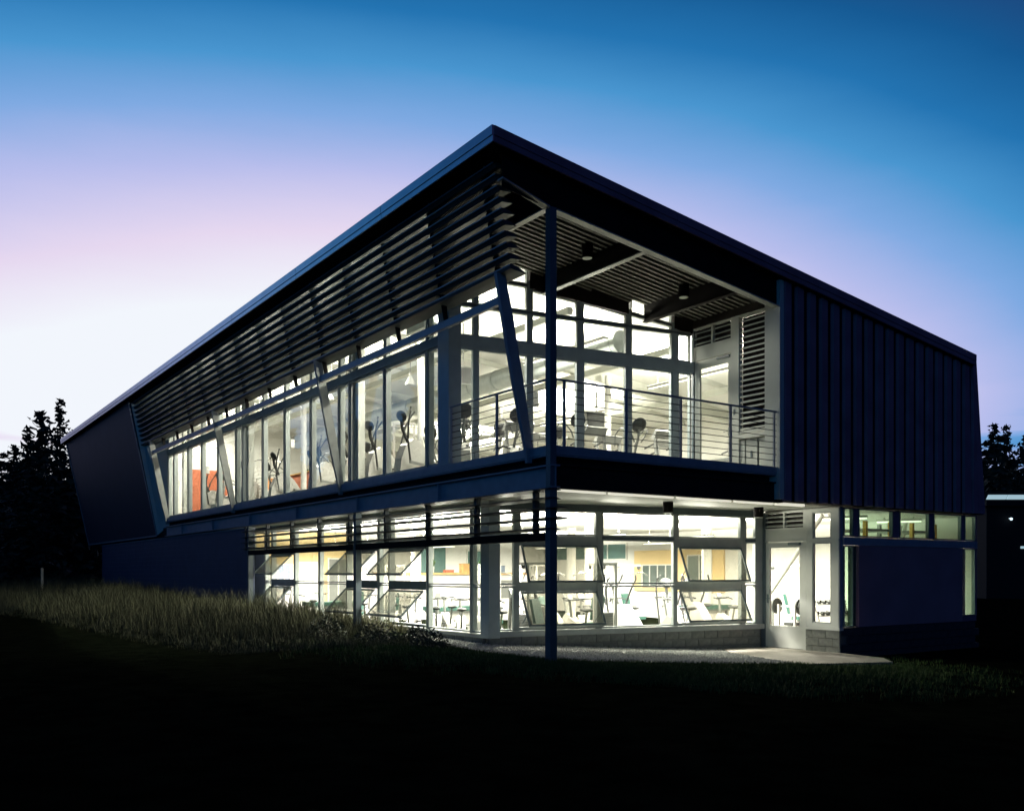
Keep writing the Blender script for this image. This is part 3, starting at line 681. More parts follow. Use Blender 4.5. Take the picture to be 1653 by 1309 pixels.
# stub wall with tall window between door and outer corner
s = MB(); PD.box(s, .21, .42, .27, 3.2, -.07, .05); PD.box(s, .98, 1.148, .27, 3.2, -.07, .05); PD.box(s, .42, .98, 2.36, 2.46, -.07, .05); PD.box(s, .42, .98, 3.12, 3.2, -.07, .05); PD.box(s, .42, .98, .27, .36, -.07, .05); s.build('stub_wall', 'panel', B)
window(PD, .42, .98, .36, 2.36, fw=.03, d=.08); window(PD, .42, .98, 2.46, 3.12, fw=.03, d=.08)
s = MB(); PD.box(s, .16, 1.15, .20, .268, -.08, .085); s.build('sill', 'panel', B)
s = MB(); PD.box(s, .20, 1.15, 2.38, 2.44, .051, .075); s.build('string_course', 'panel', B)
s = MB(); PD.box(s, .20, 1.15, -.65, .198, -.3, .0); s.build('base_wall', 'mortar', B)
blocks(PD, .17, 1.17, (.10, -.10, -.30, -.50), .032)
# right wall
s = MB(); PR.box(s, 8.91, 9.035, .27, 3.22, -.1, .015); s.build('corner_post', 'steel', B)
window(PR, 9.04, 9.42, .28, 2.28, fw=.03, fm='framedark', gm='dimglass'); window(PR, 9.04, 9.42, 2.50, 3.2, fw=.03, fm='framedark', gm='dimglass')
s = MB(); PR.box(s, 9.425, 9.66, .28, 2.28, -.12, -.06); s.build('wall_panel', 'darkgreen', B)
for a, b in ((9.62, 11.06), (11.36, 12.70), (12.92, 14.26), (14.42, 14.98)): window(PR, a, b, 2.50, 3.2, fw=.03, fm='framedark', gm='dimglass')
for a, b in ((9.425, 9.615), (11.065, 11.355), (12.705, 12.915), (14.265, 14.415)):
    s = MB(); PR.box(s, a, b, 2.5, 3.2, -.06, .03); s.build('mullion', 'clad', B)
s = MB(); PR.box(s, 9.04, 15.06, 2.29, 2.49, -.1, .05); s.build('wall_rail', 'steel', B)
s = MB(); PR.box(s, 9.67, 14.36, .27, 2.285, -.1, .02); s.build('wall_panel', 'purple', B, label='smooth dark purple metal wall panel')
window(PR, 14.40, 14.96, .42, 2.28, fw=.03, fm='framedark', gm='dimglass')
s = MB(); PR.box(s, 14.37, 15.06, .27, .415, -.1, .02); PR.box(s, 14.965, 15.06, .42, 3.2, -.1, .03); s.build('end_post', 'clad', B)
s = MB(); PR.box(s, 9.0, 15.06, -.7, .265, -.2, -.03); s.build('base_wall', 'soffit', B)
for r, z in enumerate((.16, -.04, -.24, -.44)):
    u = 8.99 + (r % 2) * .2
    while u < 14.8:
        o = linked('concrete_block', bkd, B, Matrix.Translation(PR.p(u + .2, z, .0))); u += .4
# ---- blue block wall, ground floor left
s = MB(); s.box(.05, .3, 17.3, 42, -1.0, 3.12); s.build('block_wall', 'blueblock', B)
s = MB(); s.box(.301, 1.3, 20.46, 20.6, -1, 3.2); s.build('block_wall', 'blueblock', B)
s = MB(); s.box(.301, 1.25, 17.3, 17.32, -1, 3.2) if False else None
s = MB(); s.box(.02, .33, 17.29, 42, 3.122, 3.16); s.build('wall_cap', 'steel', B)
s = MB(); s.box(.31, 14.9, 41.8, 42, -1, 3.3); s.build('rear_wall', 'blueblock', B)

# ---- balcony railing
rb = MB()
ZT = 5.24
rail = MB(); rail.tube([(0, 3.66, ZT), (0, .05, ZT), (.0, -.0, ZT), (.05, 0, ZT), (6.4, 0, ZT)], .024, 8); ro = rail.build('handrail', 'steel', B, True)
for p in ((0, 3.62), (0, 1.83), (.31, 0), (1.86, 0), (3.36, 0), (4.86, 0), (6.28, 0)):
    s = MB(); s.box(p[0] - .022, p[0] + .022, p[1] - .022, p[1] + .022, 4.002, ZT - .02); s.build('railing_post', 'steel', B)
for k in range(8):
    z = 4.14 + k * .135
    s = MB(); s.tube([(0, 3.66, z), (0, .08, z)], .0095, 5); s.tube([(.08, 0, z), (6.4, 0, z)], .0085, 5); s.build('railing_cable', 'slatdark', B)

# ================================================================== LAMPS
def area_light(parent, loc, rot, sx, sy, watts, name):
    ld = bpy.data.lights.new(name, 'AREA'); ld.shape = 'RECTANGLE'; ld.size = sx; ld.size_y = sy; ld.energy = watts; ld.color = LAMP
    o = bpy.data.objects.new(name, ld); C.objects.link(o); o.location = loc; o.rotation_euler = rot; o.parent = parent; return o
wherex = {2.1: 'over the window machines', 6.4: 'down the middle of the room', 10.6: 'near the far wall'}
def pendant(x, y, label):
    zc = cz(x); z = zc - .80
    t = thing('pendant_light', label, 'pendant light', (x, y, z), 0, 'linear pendant lights of the upper gym')
    s = MB(); s.prism([(-.09, .03), (-.06, -.03), (.06, -.03), (.09, .03)], 'y', -1.8, 1.8); s.build('housing', 'mach', t)
    s = MB(); s.box(-.075, .075, -1.78, 1.78, .031, .045); s.build('diffuser', 'lampdiff', t)
    s = MB(); s.box(-.04, .04, -1.78, 1.78, -.042, -.031); s.build('diffuser', 'lampdiff', t)
    for yy in (-1.4, 1.4):
        s = MB(); s.tube([(0, yy, .04), (0, yy, .78)], .008, 6); s.build('suspension_rod', 'chrome', t)
    area_light(t, (0, 0, .06), (math.pi, 0, 0), .14, 3.5, UP_W * .8, 'uplight')
    area_light(t, (0, 0, -.06), (0, 0, 0), .07, 3.5, UP_W * .6, 'downlight')
pend = {(1.6, 6.9): 'long pendant lamp glowing nearest the blue corner post', (4.9, 6.0): 'long pendant lamp glowing behind the balcony column', (8.6, 4.8): 'long pendant lamp glowing beside the balcony door',
        (1.6, 12.4): 'long pendant lamp glowing above the orange seated machine', (5.4, 12.4): 'long pendant lamp in the middle of the upper room', (9.6, 11.6): 'long pendant lamp deep behind the balcony glass by the far wall',
        (1.6, 19.2): 'long pendant lamp above the inner stair railing', (5.4, 19.2): 'long pendant lamp in the upper room beyond the stair', (1.6, 25.2): 'farthest long pendant lamp near the red orange wall', (10.4, 19): 'long pendant lamp in the far corner away from all windows'}
for (x, y), lb in pend.items(): pendant(x, y, lb)
def ceil_light(x, y, label, rot=0):
    t = thing('ceiling_light', label, 'ceiling light', (x, y, 3.18), rot, 'ceiling lights of the ground floor')
    s = MB(); s.box(-.10, .10, -.9, .9, -.57, -.53); s.build('housing', 'white', t)
    s = MB(); s.box(-.09, .09, -.88, .88, -.583, -.571); s.build('diffuser', 'lampdiff', t)
    for yy in (-.7, .7):
        s = MB(); s.tube([(0, yy, -.53), (0, yy, -.002)], .008, 6); s.build('suspension_rod', 'chrome', t)
    area_light(t, (0, 0, -.595), (0, 0, 0), .18, 1.7, LOW_W * .55, 'lamp_glow')
    area_light(t, (0, 0, -.515), (math.pi, 0, 0), .18, 1.7, LOW_W * .85, 'ceiling_glow')
for x, y, lb in ((3.0, 6.0, 'ceiling lamp just inside the ground floor corner post'), (5.6, 5.2, 'ceiling lamp over the bikes behind the first right hand awning'), (8.2, 4.6, 'ceiling lamp over the machines behind the second right hand awning'),
                 (11.2, 4.0, 'ceiling lamp by the entrance door'), (3.0, 9.6, 'ceiling lamp above the open double awnings on the left'), (6.6, 9.6, 'ceiling lamp over the ground floor pillars'),
                 (11.5, 9.0, 'ceiling lamp before the ochre side wall'), (3.0, 13.4, 'ceiling lamp in front of the low counter wall'), (3.0, 17.4, 'ceiling lamp over the green padded tables at the back'),
                 (7.5, 17.0, 'ceiling lamp behind the counter wall'), (12.0, 16.0, 'ceiling lamp in the back corner of the ground floor')):
    ceil_light(x, y, lb)
for x, y, lb in ((10.9, 1.5, 'strip lamp behind the high windows of the right wall, nearer the corner'), (13.4, 1.5, 'strip lamp behind the high windows of the right wall, farther along')):
    t = thing('strip_light', lb, 'strip light', (x, y, 3.1), math.radians(28))
    s = MB(); s.box(-.06, .06, -.6, .6, -.03, .03); s.build('housing', 'mach', t)
    s = MB(); s.tube([(0, -.58, -.05), (0, .58, -.05)], .02, 8); s.build('diffuser', 'lampdiff', t)
    s = MB(); s.box(-.02, .02, -.4, -.36, .03, .09); s.box(-.02, .02, .36, .4, .03, .09); s.build('hanger', 'mach', t)
def downlight(x, y, ztop, h, r, lb, grp):
    t = thing('downlight', lb, 'downlight', (x, y, ztop), 0, grp)
    s = MB(); s.tube([(0, 0, 0), (0, 0, -h)], r, 20); s.build('housing', 'soffit', t, True)
    s = MB(); s.tube([(0, 0, -h - .004), (0, 0, -h - .016)], r * .86, 20); s.build('lens', 'lensoff', t, True)
downlight(2.05, 1.45, f(2.05, .005), .46, .12, 'black cylinder downlight under the slatted soffit nearest the corner column', 'cylinder downlights under the roof')
downlight(5.05 - .15, 1.45, f(4.9, .005), .46, .12, 'black cylinder downlight under the slatted soffit nearer the balcony door', 'cylinder downlights under the roof')
downlight(4.65, 1.7, 3.238, .24, .12, 'black cylinder downlight under the balcony floor above the second window bay', 'cylinder downlights under the balcony')
downlight(7.75, 1.7, 3.238, .24, .12, 'black cylinder downlight under the balcony floor beside the entrance door', 'cylinder downlights under the balcony')

# ================================================================== GYM EQUIPMENT
def stair_climber(name='step_machine'):
    t = thing(name, 'x', 'step machine')
    s = MB(); s.box(-.34, .34, -.5, -.42, 0, .07); s.box(-.34, .34, .42, .5, 0, .07); s.box(-.05, .05, -.45, .45, .02, .10); s.build('base', 'machgrey', t)
    s = MB(); s.prism([(-.42, .1), (.30, .1), (.22, .5), (.0, .72), (-.2, .62)], 'x', -.17, .17); s.build('shroud', 'mach', t)
    s = MB(); s.tube([(0, .0, .6), (0, .22, 1.05), (0, .26, 1.3)], .035, 8); s.build('mast', 'machgrey', t)
    s = MB(); R = Matrix.Rotation(math.radians(-28), 3, 'X'); s.ell((0, .27, 1.42), .22, .06, .20, 14, 8, R); s.build('console', 'black', t, True)
    for sx in (-1, 1):
        s = MB(); s.tube([(sx * .30, -.42, .95), (sx * .36, -.30, 1.22), (sx * .37, -.05, 1.36), (sx * .33, .18, 1.32), (sx * .2, .25, 1.15), (sx * .1, .2, .98)], .02, 8); s.build('handrail', 'machgrey', t, True)
        s = MB(); s.tube([(sx * .13, .1, .62), (sx * .24, -.05, .70), (sx * .32, -.25, .62), (sx * .33, -.34, .3)], .03, 8); s.build('step_arm', 'black', t, True)
        s = MB(); s.box(sx * .33 - .09, sx * .33 + .09, -.5, -.2, .26, .30); s.build('pedal', 'black', t)
    return t
def elliptical():
    t = thing('elliptical_trainer', 'x', 'elliptical trainer')
    s = MB(); s.box(-.3, .3, -.9, -.82, 0, .08); s.box(-.3, .3, .75, .83, 0, .08); s.box(-.05, .05, -.85, .8, .02, .09); s.build('base', 'machgrey', t)
    s = MB(); s.prism([(-.62, .09), (.55, .09), (.50, .5), (.35, .85), (.12, 1.02), (-.05, 1.0), (-.28, .8), (-.5, .5)], 'x', -.14, .14); s.build('shroud', 'mach', t)
    s = MB(); s.tube([(0, .2, .95), (0, .36, 1.25), (0, .40, 1.5)], .045, 8); s.build('mast', 'black', t)
    s = MB(); R = Matrix.Rotation(math.radians(-25), 3, 'X'); s.ell((0, .40, 1.58), .20, .06, .15, 12, 8, R); s.build('console', 'black', t, True)
    for sx, ph in ((-1, .18), (1, -.18)):
        s = MB(); s.tube([(sx * .24, .30, .45), (sx * .26, .30 + ph * .5, .95), (sx * .30, .22 + ph, 1.4), (sx * .30, .1 + ph * 1.3, 1.68), (sx * .22, .04 + ph * 1.3, 1.80)], .026, 8); s.build('swing_arm', 'black', t, True)
        s = MB(); s.bar((sx * .22, .3, .42), (sx * .22, -.75, .30), .05, .06); s.box(sx * .22 - .08, sx * .22 + .08, -.62, -.25, .38 + ph * .3, .42 + ph * .3); s.build('pedal_bar', 'machgrey', t)
    return t
def bike():
    t = thing('exercise_bike', 'x', 'exercise bike')
    s = MB(); s.box(-.26, .26, -.52, -.44, 0, .07); s.box(-.26, .26, .48, .56, 0, .07); s.box(-.045, .045, -.5, .52, .02, .1); s.build('base', 'machgrey', t)
    s = MB(); s.prism([(-.2, .1), (.48, .1), (.52, .45), (.34, .72), (.1, .62), (-.18, .4)], 'x', -.11, .11); s.build('shroud', 'mach', t)
    s = MB(); s.tube([(0, -.12, .3), (0, -.26, .86)], .03, 8); s.build('seat_post', 'chrome', t)
    s = MB(); s.ell((0, -.30, .91), .13, .16, .055, 12, 6); s.ell((0, -.12, .91), .05, .14, .04, 10, 6); s.build('saddle', 'black', t, True)
    s = MB(); s.tube([(0, .32, .6), (0, .42, 1.16)], .035, 8); s.build('mast', 'machgrey', t)
    s = MB(); s.tube([(-.24, .12, 1.12), (-.26, .32, 1.16), (-.1, .43, 1.14), (.1, .43, 1.14), (.26, .32, 1.16), (.24, .12, 1.12)], .019, 8); s.build('handlebar', 'black', t, True)
    s = MB(); s.hexa([(-.09, .36, 1.17), (.09, .36, 1.17), (.09, .40, 1.16), (-.09, .40, 1.16), (-.07, .44, 1.29), (.07, .44, 1.29), (.07, .47, 1.27), (-.07, .47, 1.27)]); s.build('console', 'machgrey', t)
    for sx in (-1, 1):
        s = MB(); s.disc((sx * .118, .12, .38), (1, 0, 0), .17, .012, 16); s.build('wheel_cover', 'machgrey', t, True)
    for sx in (-1, 1):
        s = MB(); s.bar((sx * .125, .05, .36), (sx * .125, .05 + .12 * sx, .36 + .12 * sx), .02, .03); s.box(sx * .19 - .06, sx * .19 + .06, .0 + .12 * sx, .1 + .12 * sx, .345 + .12 * sx, .375 + .12 * sx); s.build('pedal', 'black', t)
    return t
def treadmill():
    t = thing('treadmill', 'x', 'treadmill')
    s = MB(); s.prism([(-.95, .04), (.85, .04), (.95, .12), (.95, .28), (.55, .30), (.5, .17), (-.95, .15)], 'x', -.38, .38); s.build('deck', 'mach', t)
    s = MB(); s.box(-.25, .25, -.93, .5, .172, .18); s.build('belt', 'black', t)
    for sx in (-1, 1):
        s = MB(); s.bar((sx * .36, .75, .25), (sx * .36, .60, 1.28), .06, .09, (0, 1, 0)); s.build('upright', 'machgrey', t)
        s = MB(); s.tube([(sx * .36, .62, 1.1), (sx * .36, .1, 1.02)], .024, 8); s.build('handrail', 'black', t, True)
    s = MB(); s.prism([(.42, 1.24), (.62, 1.22), (.72, 1.42), (.66, 1.46)], 'x', -.40, .40); s.build('console', 'machgrey', t)
    return t
def weight_machine(pad='darkgreen'):
    t = thing('weight_machine', 'x', 'weight machine')
    s = MB()
    for sx in (-.3, .3): s.box(sx - .035, sx + .035, .42, .49, 0, 2.05)
    s.box(-.335, .335, .415, .495, 2.05, 2.12); s.box(-.335, .335, .415, .495, .0, .07); s.box(-.04, .04, -.8, .42, .0, .07); s.box(-.3, .3, -.86, -.8, 0, .07); s.box(-.035, .035, -.38, -.31, .07, .45); s.box(-.035, .035, -.5, .42, 2.05, 2.12); s.build('frame', 'mach', t)
    s = MB()
    for k in range(12): s.box(-.2, .2, .38, .53, .10 + k * .062, .155 + k * .062)
    o = s.build('weight_stack', 'machgrey', t); o['kind'] = 'stuff'
    s = MB(); s.box(-.2, .2, -.58, -.15, .45, .54); s.build('seat', pad, t)
    s = MB(); s.hexa([(-.17, -.12, .62), (.17, -.12, .62), (.17, -.04, .62), (-.17, -.04, .62), (-.17, .02, 1.22), (.17, .02, 1.22), (.17, .10, 1.22), (-.17, .10, 1.22)]); s.build('backrest', pad, t)
    s = MB(); s.tube([(-.5, -.45, 1.78), (-.3, -.45, 1.86), (.3, -.45, 1.86), (.5, -.45, 1.78)], .016, 8); s.build('pull_bar', 'chrome', t, True)
    s = MB(); s.tube([(0, -.45, 1.86), (0, -.45, 2.04)], .007, 5); s.tube([(0, .455, .85), (0, .455, 2.04)], .007, 5); s.build('cable', 'black', t)
    for yy in (-.44, .40):
        s = MB(); s.disc((0, yy, 2.02), (1, 0, 0), .06, .03, 14); s.build('pulley', 'black', t, True)
    return t
def padded_table():
    t = thing('padded_table', 'x', 'exercise table')
    s = MB(); s.box(-.95, .95, -.42, .42, .72, .84); s.build('cushion', 'darkgreen', t)
    s = MB(); s.box(-.9, .9, -.38, .38, .66, .718); s.build('top_frame', 'machgrey', t)
    s = MB(); s.box(-.77, .77, -.30, -.27, .12, .655); s.build('side_panel', 'mach', t)
    for sx in (-.82, .82):
        for sy in (-.32, .32):
            s = MB(); s.box(sx - .04, sx + .04, sy - .04, sy + .04, 0, .66); s.build('leg', 'machgrey', t)
    return t
def bench():
    t = thing('weight_bench', 'x', 'weight bench')
    s = MB(); s.box(-.14, .14, -.75, .45, .42, .50); s.build('pad', 'black', t)
    s = MB(); s.box(-.03, .03, -.6, .5, .34, .42); s.box(-.3, .3, -.66, -.6, 0, .06); s.box(-.03, .03, -.66, -.6, .06, .34); s.box(-.45, .45, .47, .53, 0, .06); s.build('frame', 'mach', t)
    for sx in (-.27, .27):
        s = MB(); s.box(sx - .03, sx + .03, .47, .53, .06, 1.0); s.box(sx - .03, sx + .03, .38, .47, .88, .93); s.build('upright', 'mach', t)
    return t
def barbell(lb, loc, rz):
    t = thing('barbell', lb, 'barbell', loc, rz)
    s = MB(); s.tube([(-.66, 0, 0), (.66, 0, 0)], .016, 8); s.build('bar', 'chrome', t, True)
    for sx in (-1, 1):
        for k, r in enumerate((.22, .18, .13)):
            s = MB(); s.disc((sx * (.40 + k * .06), 0, 0), (1, 0, 0), r, .045, 18); s.disc((sx * (.40 + k * .06), 0, 0), (1, 0, 0), r * .35, .06, 12); s.build('plate', 'black', t, True)
def power_rack():
    t = thing('power_rack', 'x', 'power rack')
    for sx in (-.55, .55):
        for sy in (-.5, .5):
            s = MB(); s.box(sx - .045, sx + .045, sy - .045, sy + .045, 0, 3.22)
            for k in range(12): s.box(sx - .05, sx + .05, sy - .05, sy + .05, 2.1 + k * .09, 2.125 + k * .09)
            s.build('upright', 'yellow' if sy < 0 else 'machgrey', t)
    s = MB()
    for z in (.05, 2.96): s.box(-.5, .5, -.54, -.46, z, z + .06) if z > 1 else None; s.box(-.5, .5, .46, .54, z, z + .06); s.box(-.59, -.51, -.45, .45, z, z + .06); s.box(.51, .59, -.45, .45, z, z + .06)
    s.build('crossbar', 'machgrey', t)
    return t
def dumbbell_rack():
    t = thing('dumbbell_rack', 'x', 'dumbbell rack')
    s = MB()
    for sx in (-.7, .7): s.hexa([(sx - .03, -.3, 0), (sx + .03, -.3, 0), (sx + .03, .3, 0), (sx - .03, .3, 0), (sx - .03, .1, 1.0), (sx + .03, .1, 1.0), (sx + .03, .2, 1.0), (sx - .03, .2, 1.0)])
    s.build('side_frame', 'mach', t)
    for z, y in ((.3, -.12), (.62, .0), (.94, .12)):
        s = MB(); s.box(-.67, .67, y - .14, y + .10, z, z + .03); s.build('shelf', 'machgrey', t)
        for k in range(6):
            x = -.55 + k * .22; d = MB(); d.tube([(x, y - .14, z + .09), (x, y + .12, z + .09)], .014, 6); d.disc((x, y - .11, z + .09), (0, 1, 0), .055, .07, 10); d.disc((x, y + .09, z + .09), (0, 1, 0), .055, .07, 10)
            tag(d.build('dumbbell', 'black', None, True), 'x', 'dumbbell')
            o = C.objects[-1]; RACK.append(o)
    return t
RACK = []
def place(proto, items, cat=None, group=None):
    for i, (x, y, z, rz, lb) in enumerate(items):
        o = proto if i == 0 else copy_tree(proto)
        o.location = (x, y, z); o.rotation_euler = (0, 0, rz); o['label'] = lb
        if group: o['group'] = group
rG = math.atan2(-.158, 1)
U, G0 = 3.99, -.25
place(stair_climber(), [
    (1.02, 4.95, U, rG + math.pi, 'grey step machine with oval console just right of the blue corner post'),
    (2.39, 4.72, U, rG + math.pi, 'grey step machine half hidden by the leaning strut at the balcony corner'),
    (4.04, 4.46, U, rG + math.pi, 'grey step machine seen just right of the tall balcony column'),
    (5.81, 4.18, U, rG + math.pi, 'grey step machine in the pane next to the balcony door side'),
    (1.5, 14.6, U, math.pi / 2, 'grey step machine behind the second leaning strut on the long side'),
    (1.5, 6.1, U, 2.2, 'grey step machine in the narrow pane left of the blue corner post'),
    (2.2, 8.1, U, 1.9, 'grey step machine between the two ellipticals of the wide windows, second row'),
    (2.2, 11.9, U, 1.8, 'grey step machine in the second row right of the second leaning strut'),
    (1.2, 13.4, U, 1.7, 'grey step machine close to the glass left of the second leaning strut'),
    (1.3, 18.2, U, 1.7, 'grey step machine beside the inner stair railing'),
    (1.2, 23.4, U, 1.7, 'grey step machine before the far upper windows near the red wall'),
    (3.3, 6.9, U, rG + 3.4, 'grey step machine in the third row behind the balcony column'),
    (4.9, 6.4, U, rG + 3.0, 'grey step machine in the third row between column and railing post')], group='step machines of the upper gym')

place(elliptical(), [
    (.95, 7.1, U, math.pi * .55, 'white elliptical trainer in the wide window left of the blue corner post'),
    (.95, 8.95, U, math.pi * .55, 'white elliptical trainer in the second wide window left of the corner post'),
    (1.1, 16.6, U, math.pi * .5, 'white elliptical trainer before the stair railing on the upper floor'),
    (1.0, 12.9, U, math.pi * .55, 'white elliptical trainer right of the second leaning strut, upper floor'),
    (2.7, 7.4, U, rG + 2.6, 'white elliptical trainer one row behind the balcony corner step machine'),
    (3.6, 4.95, G0, rG + .5, 'white elliptical between the column and the round white pillar, ground floor'),
    (9.0, 5.0, G0, rG, 'white elliptical at the end of the row by the entrance door'),
    (6.9, 6.2, G0, rG + .8, 'white elliptical in the second row behind the fixed ground floor window'),
    (1.1, 24.6, U, math.pi * .5, 'white elliptical trainer in front of the red orange wall'),
    (1.0, 10.9, U, math.pi * .6, 'white elliptical trainer in the narrow bay right of the second strut'),
    (2.9, 9.4, U, math.pi * .6, 'white elliptical trainer one row behind those in the wide windows'),
    (1.1, 19.9, U, math.pi * .55, 'white elliptical trainer just left of the inner stair railing'),
    (6.15, 4.9, G0, rG + .3, 'white elliptical with dark arms in the fixed ground floor window right of the column'),
    (7.75, 4.75, G0, rG - .2, 'white elliptical behind the farther pair of open sashes, ground floor right')], group='elliptical trainers')
place(treadmill(), [
    (4.6, 7.3, U, rG + math.pi, 'white treadmill in the upper room behind the balcony column'),
    (6.6, 6.6, U, rG + math.pi, 'white treadmill in the upper room behind the railing post by the door'),
    (8.5, 6.2, U, rG + math.pi, 'white treadmill seen through the balcony door'),
    (3.2, 6.1, U, rG + math.pi, 'white treadmill in the second row just right of the leaning corner strut'),
    (5.2, 5.6, U, rG + math.pi, 'white treadmill in the second row between the balcony column and railing post'),
    (7.3, 5.0, U, rG + math.pi, 'white treadmill in the second row left of the balcony door'),
    (9.9, 4.6, U, rG + math.pi, 'white treadmill farthest right, deep behind the balcony door'),
    (1.3, 22.2, U, math.pi / 2, 'white treadmill before the far upper windows on the long side'),
    (2.6, 18.6, G0, math.pi / 2, 'white treadmill behind the leftmost open sashes of the ground floor'),
    (3.2, 4.95, G0, rG, 'white treadmill behind the nearer pair of open sashes, ground floor right')], group='treadmills')
place(bike(), [
    (2.25, 8.2, G0, -.6, 'white exercise bike behind the widest open sashes on the left of ground floor'),
    (2.3, 7.0, G0, -.5, 'white exercise bike in the fixed ground floor window left of the corner post'),
    (2.5, 5.7, G0, -.4, 'white exercise bike in the narrow ground floor pane left of the corner post'),
    (2.15, 5.05, G0, rG, 'white exercise bike in the narrow ground floor pane right of the corner post'),
    (4.5, 4.75, G0, rG + .2, 'white exercise bike right behind the dark steel column, ground floor'),
    (5.25, 5.5, G0, rG - .3, 'white exercise bike beside a round white pillar in the fixed window'),
    (9.4, 4.2, G0, rG, 'white exercise bike in the last narrow pane before the entrance door'),
    (2.5, 11.2, G0, -.5, 'white exercise bike behind the middle open sashes of the ground floor'),
    (2.2, 9.6, G0, -.9, 'white exercise bike in the narrow pane beside the widest open sashes'),
    (2.3, 12.7, G0, -.7, 'white exercise bike in the fixed pane left of the second column'),
    (2.4, 14.4, G0, -.7, 'white exercise bike in the middle fixed pane on the left of the ground floor'),
    (3.3, 7.3, G0, .8, 'white exercise bike in the second row left of the corner post'),
    (3.6, 5.9, G0, .3, 'white exercise bike in the second row right of the corner post'),
    (6.6, 5.4, G0, rG + .4, 'white exercise bike between the two ellipticals in the fixed window'),
    (8.3, 5.6, G0, rG - .5, 'white exercise bike in the second row behind the farther open sash'),
    (7.4, 4.1, G0, rG + .9, 'white exercise bike close to the glass behind the farther open sash'),
    (2.1, 16.2, G0, -.8, 'white exercise bike in the last fixed pane before the leftmost open sashes'),
    (3.1, 9.0, G0, -.2, 'white exercise bike in the third row left of the corner post'),
    (5.9, 6.6, G0, .5, 'white exercise bike in the third row behind the fixed ground floor window'),
    (9.6, 5.6, G0, 1.1, 'white exercise bike in the second row near the entrance door')], group='exercise bikes')
place(weight_machine(), [
    (3.2, 15.2, G0, -.5, 'white weight machine with green pads in the fixed windows between open sashes'),
    (3.4, 13.0, G0, -.6, 'white weight machine with green pads left of the second column'),
    (4.2, 8.4, G0, -.4, 'white weight machine with green pads behind the bikes left of the corner post'),
    (4.6, 6.6, G0, .2, 'white weight machine with green pads behind the first awning right of the corner post'),
    (8.6, 7.6, G0, .3, 'white weight machine with green pads before the ochre side wall'),
    (12.4, 4.6, G0, .6, 'white weight machine with green pads deep behind the entrance door'),
    (5.2, 4.9, G0, 2.9, 'white weight machine with green pads close behind the fixed window pillar'),
    (3.0, 4.6, G0, .3, 'white weight machine with green pads close behind the first right hand awning')], group='weight machines')
wo = weight_machine('orangevinyl')
place(wo, [(2.4, 10.4, U, -.5, 'orange padded weight machine behind the elliptical trainers on the upper floor'), (1.9, 20.4, U, -.5, 'orange padded weight machine beside the inner stair railing')], group='orange padded machines')
place(padded_table(), [
    (4.3, 10.6, G0, .1, 'dark green padded table behind the bikes and before the counter wall'),
    (3.0, 17.0, G0, .1, 'dark green padded table near the ochre back wall'),
    (11.3, 7.0, G0, .1, 'dark green padded table deep in the room toward the ochre side wall')], group='padded exercise tables')
place(bench(), [(10.62, 2.75, G0, math.pi / 2, 'black weight bench just inside the glass entrance door')])
barbell('black plate barbell resting on the bench uprights inside the entrance door', (10.62 - .425, 2.75, G0 + .948), math.pi / 2)
place(power_rack(), [(11.45, 1.35, G0, 0, 'yellow fronted power rack behind the high windows, nearer the outer corner'), (13.55, 1.35, G0, 0, 'yellow fronted power rack behind the high windows, farther along the right wall')], group='power racks')
RACKT = dumbbell_rack(); RACKT.location = (12.3, 2.9, G0); RACKT.rotation_euler = (0, 0, 0); RACKT['label'] = 'white dumbbell rack with three shelves behind the stub wall window'
for o in RACK:
    o.location = (12.3, 2.9, G0); i = RACK.index(o); o['label'] = ('first', 'second', 'third', 'fourth', 'fifth', 'sixth')[i % 6] + ' black dumbbell from the left on the ' + ('bottom', 'middle', 'top')[i // 6] + ' shelf of the white rack'; o['group'] = 'dumbbells on the rack'
def bell(x, y, lb):
    zc = cz(x) - .03; t = thing('bell_lamp', lb, 'pendant light', (x, y, zc), 0, 'unlit bell lamps')
    s = MB(); s.tube([(0, 0, 0), (0, 0, -1.25)], .008, 6); s.build('cord', 'black', t)
    s = MB(); s.tube([(0, 0, -1.22), (0, 0, -1.34), (0, 0, -1.36)], .04, 14); s.tube([(0, 0, -1.36), (0, 0, -1.60)], .06, 16, .17); s.build('shade', 'mach', t, True)
bell(1.6, 14.0, 'small unlit bell lamp hanging behind the second leaning strut bay')
bell(1.5, 21.6, 'small unlit bell lamp hanging near the red wall end of the upper floor')
bell(2.4, 10.0, 'small unlit bell lamp hanging above the elliptical trainers')
def screen(x, y, rz, lb):
    zc = cz(x) - .03; t = thing('hanging_screen', lb, 'screen', (x, y, zc), rz, 'screens hung from the ceiling')
    s = MB(); s.tube([(0, 0, 0), (0, 0, -1.2)], .02, 6); s.build('pole', 'machgrey', t)
    s = MB(); s.hexa([(-.36, -.05, -1.72), (.36, -.05, -1.72), (.36, .10, -1.68), (-.36, .10, -1.68), (-.36, .05, -1.2), (.36, .05, -1.2), (.36, .22, -1.2), (-.36, .22, -1.2)]); s.build('case', 'machgrey', t)
    s = MB(); s.hexa([(-.32, -.062, -1.68), (.32, -.062, -1.68), (.32, -.05, -1.68), (-.32, -.05, -1.68), (-.32, .03, -1.24), (.32, .03, -1.24), (.32, .045, -1.24), (-.32, .045, -1.24)]); s.build('display', 'black', t)
screen(3.1, 8.2, -.3, 'dark screen hung from the ceiling behind the balcony corner')
screen(5.6, 8.6, -.2, 'dark screen hung from the ceiling right of the balcony column')
screen(8.4, 8.8, -.2, 'dark screen hung from the ceiling seen above the railing near the door')
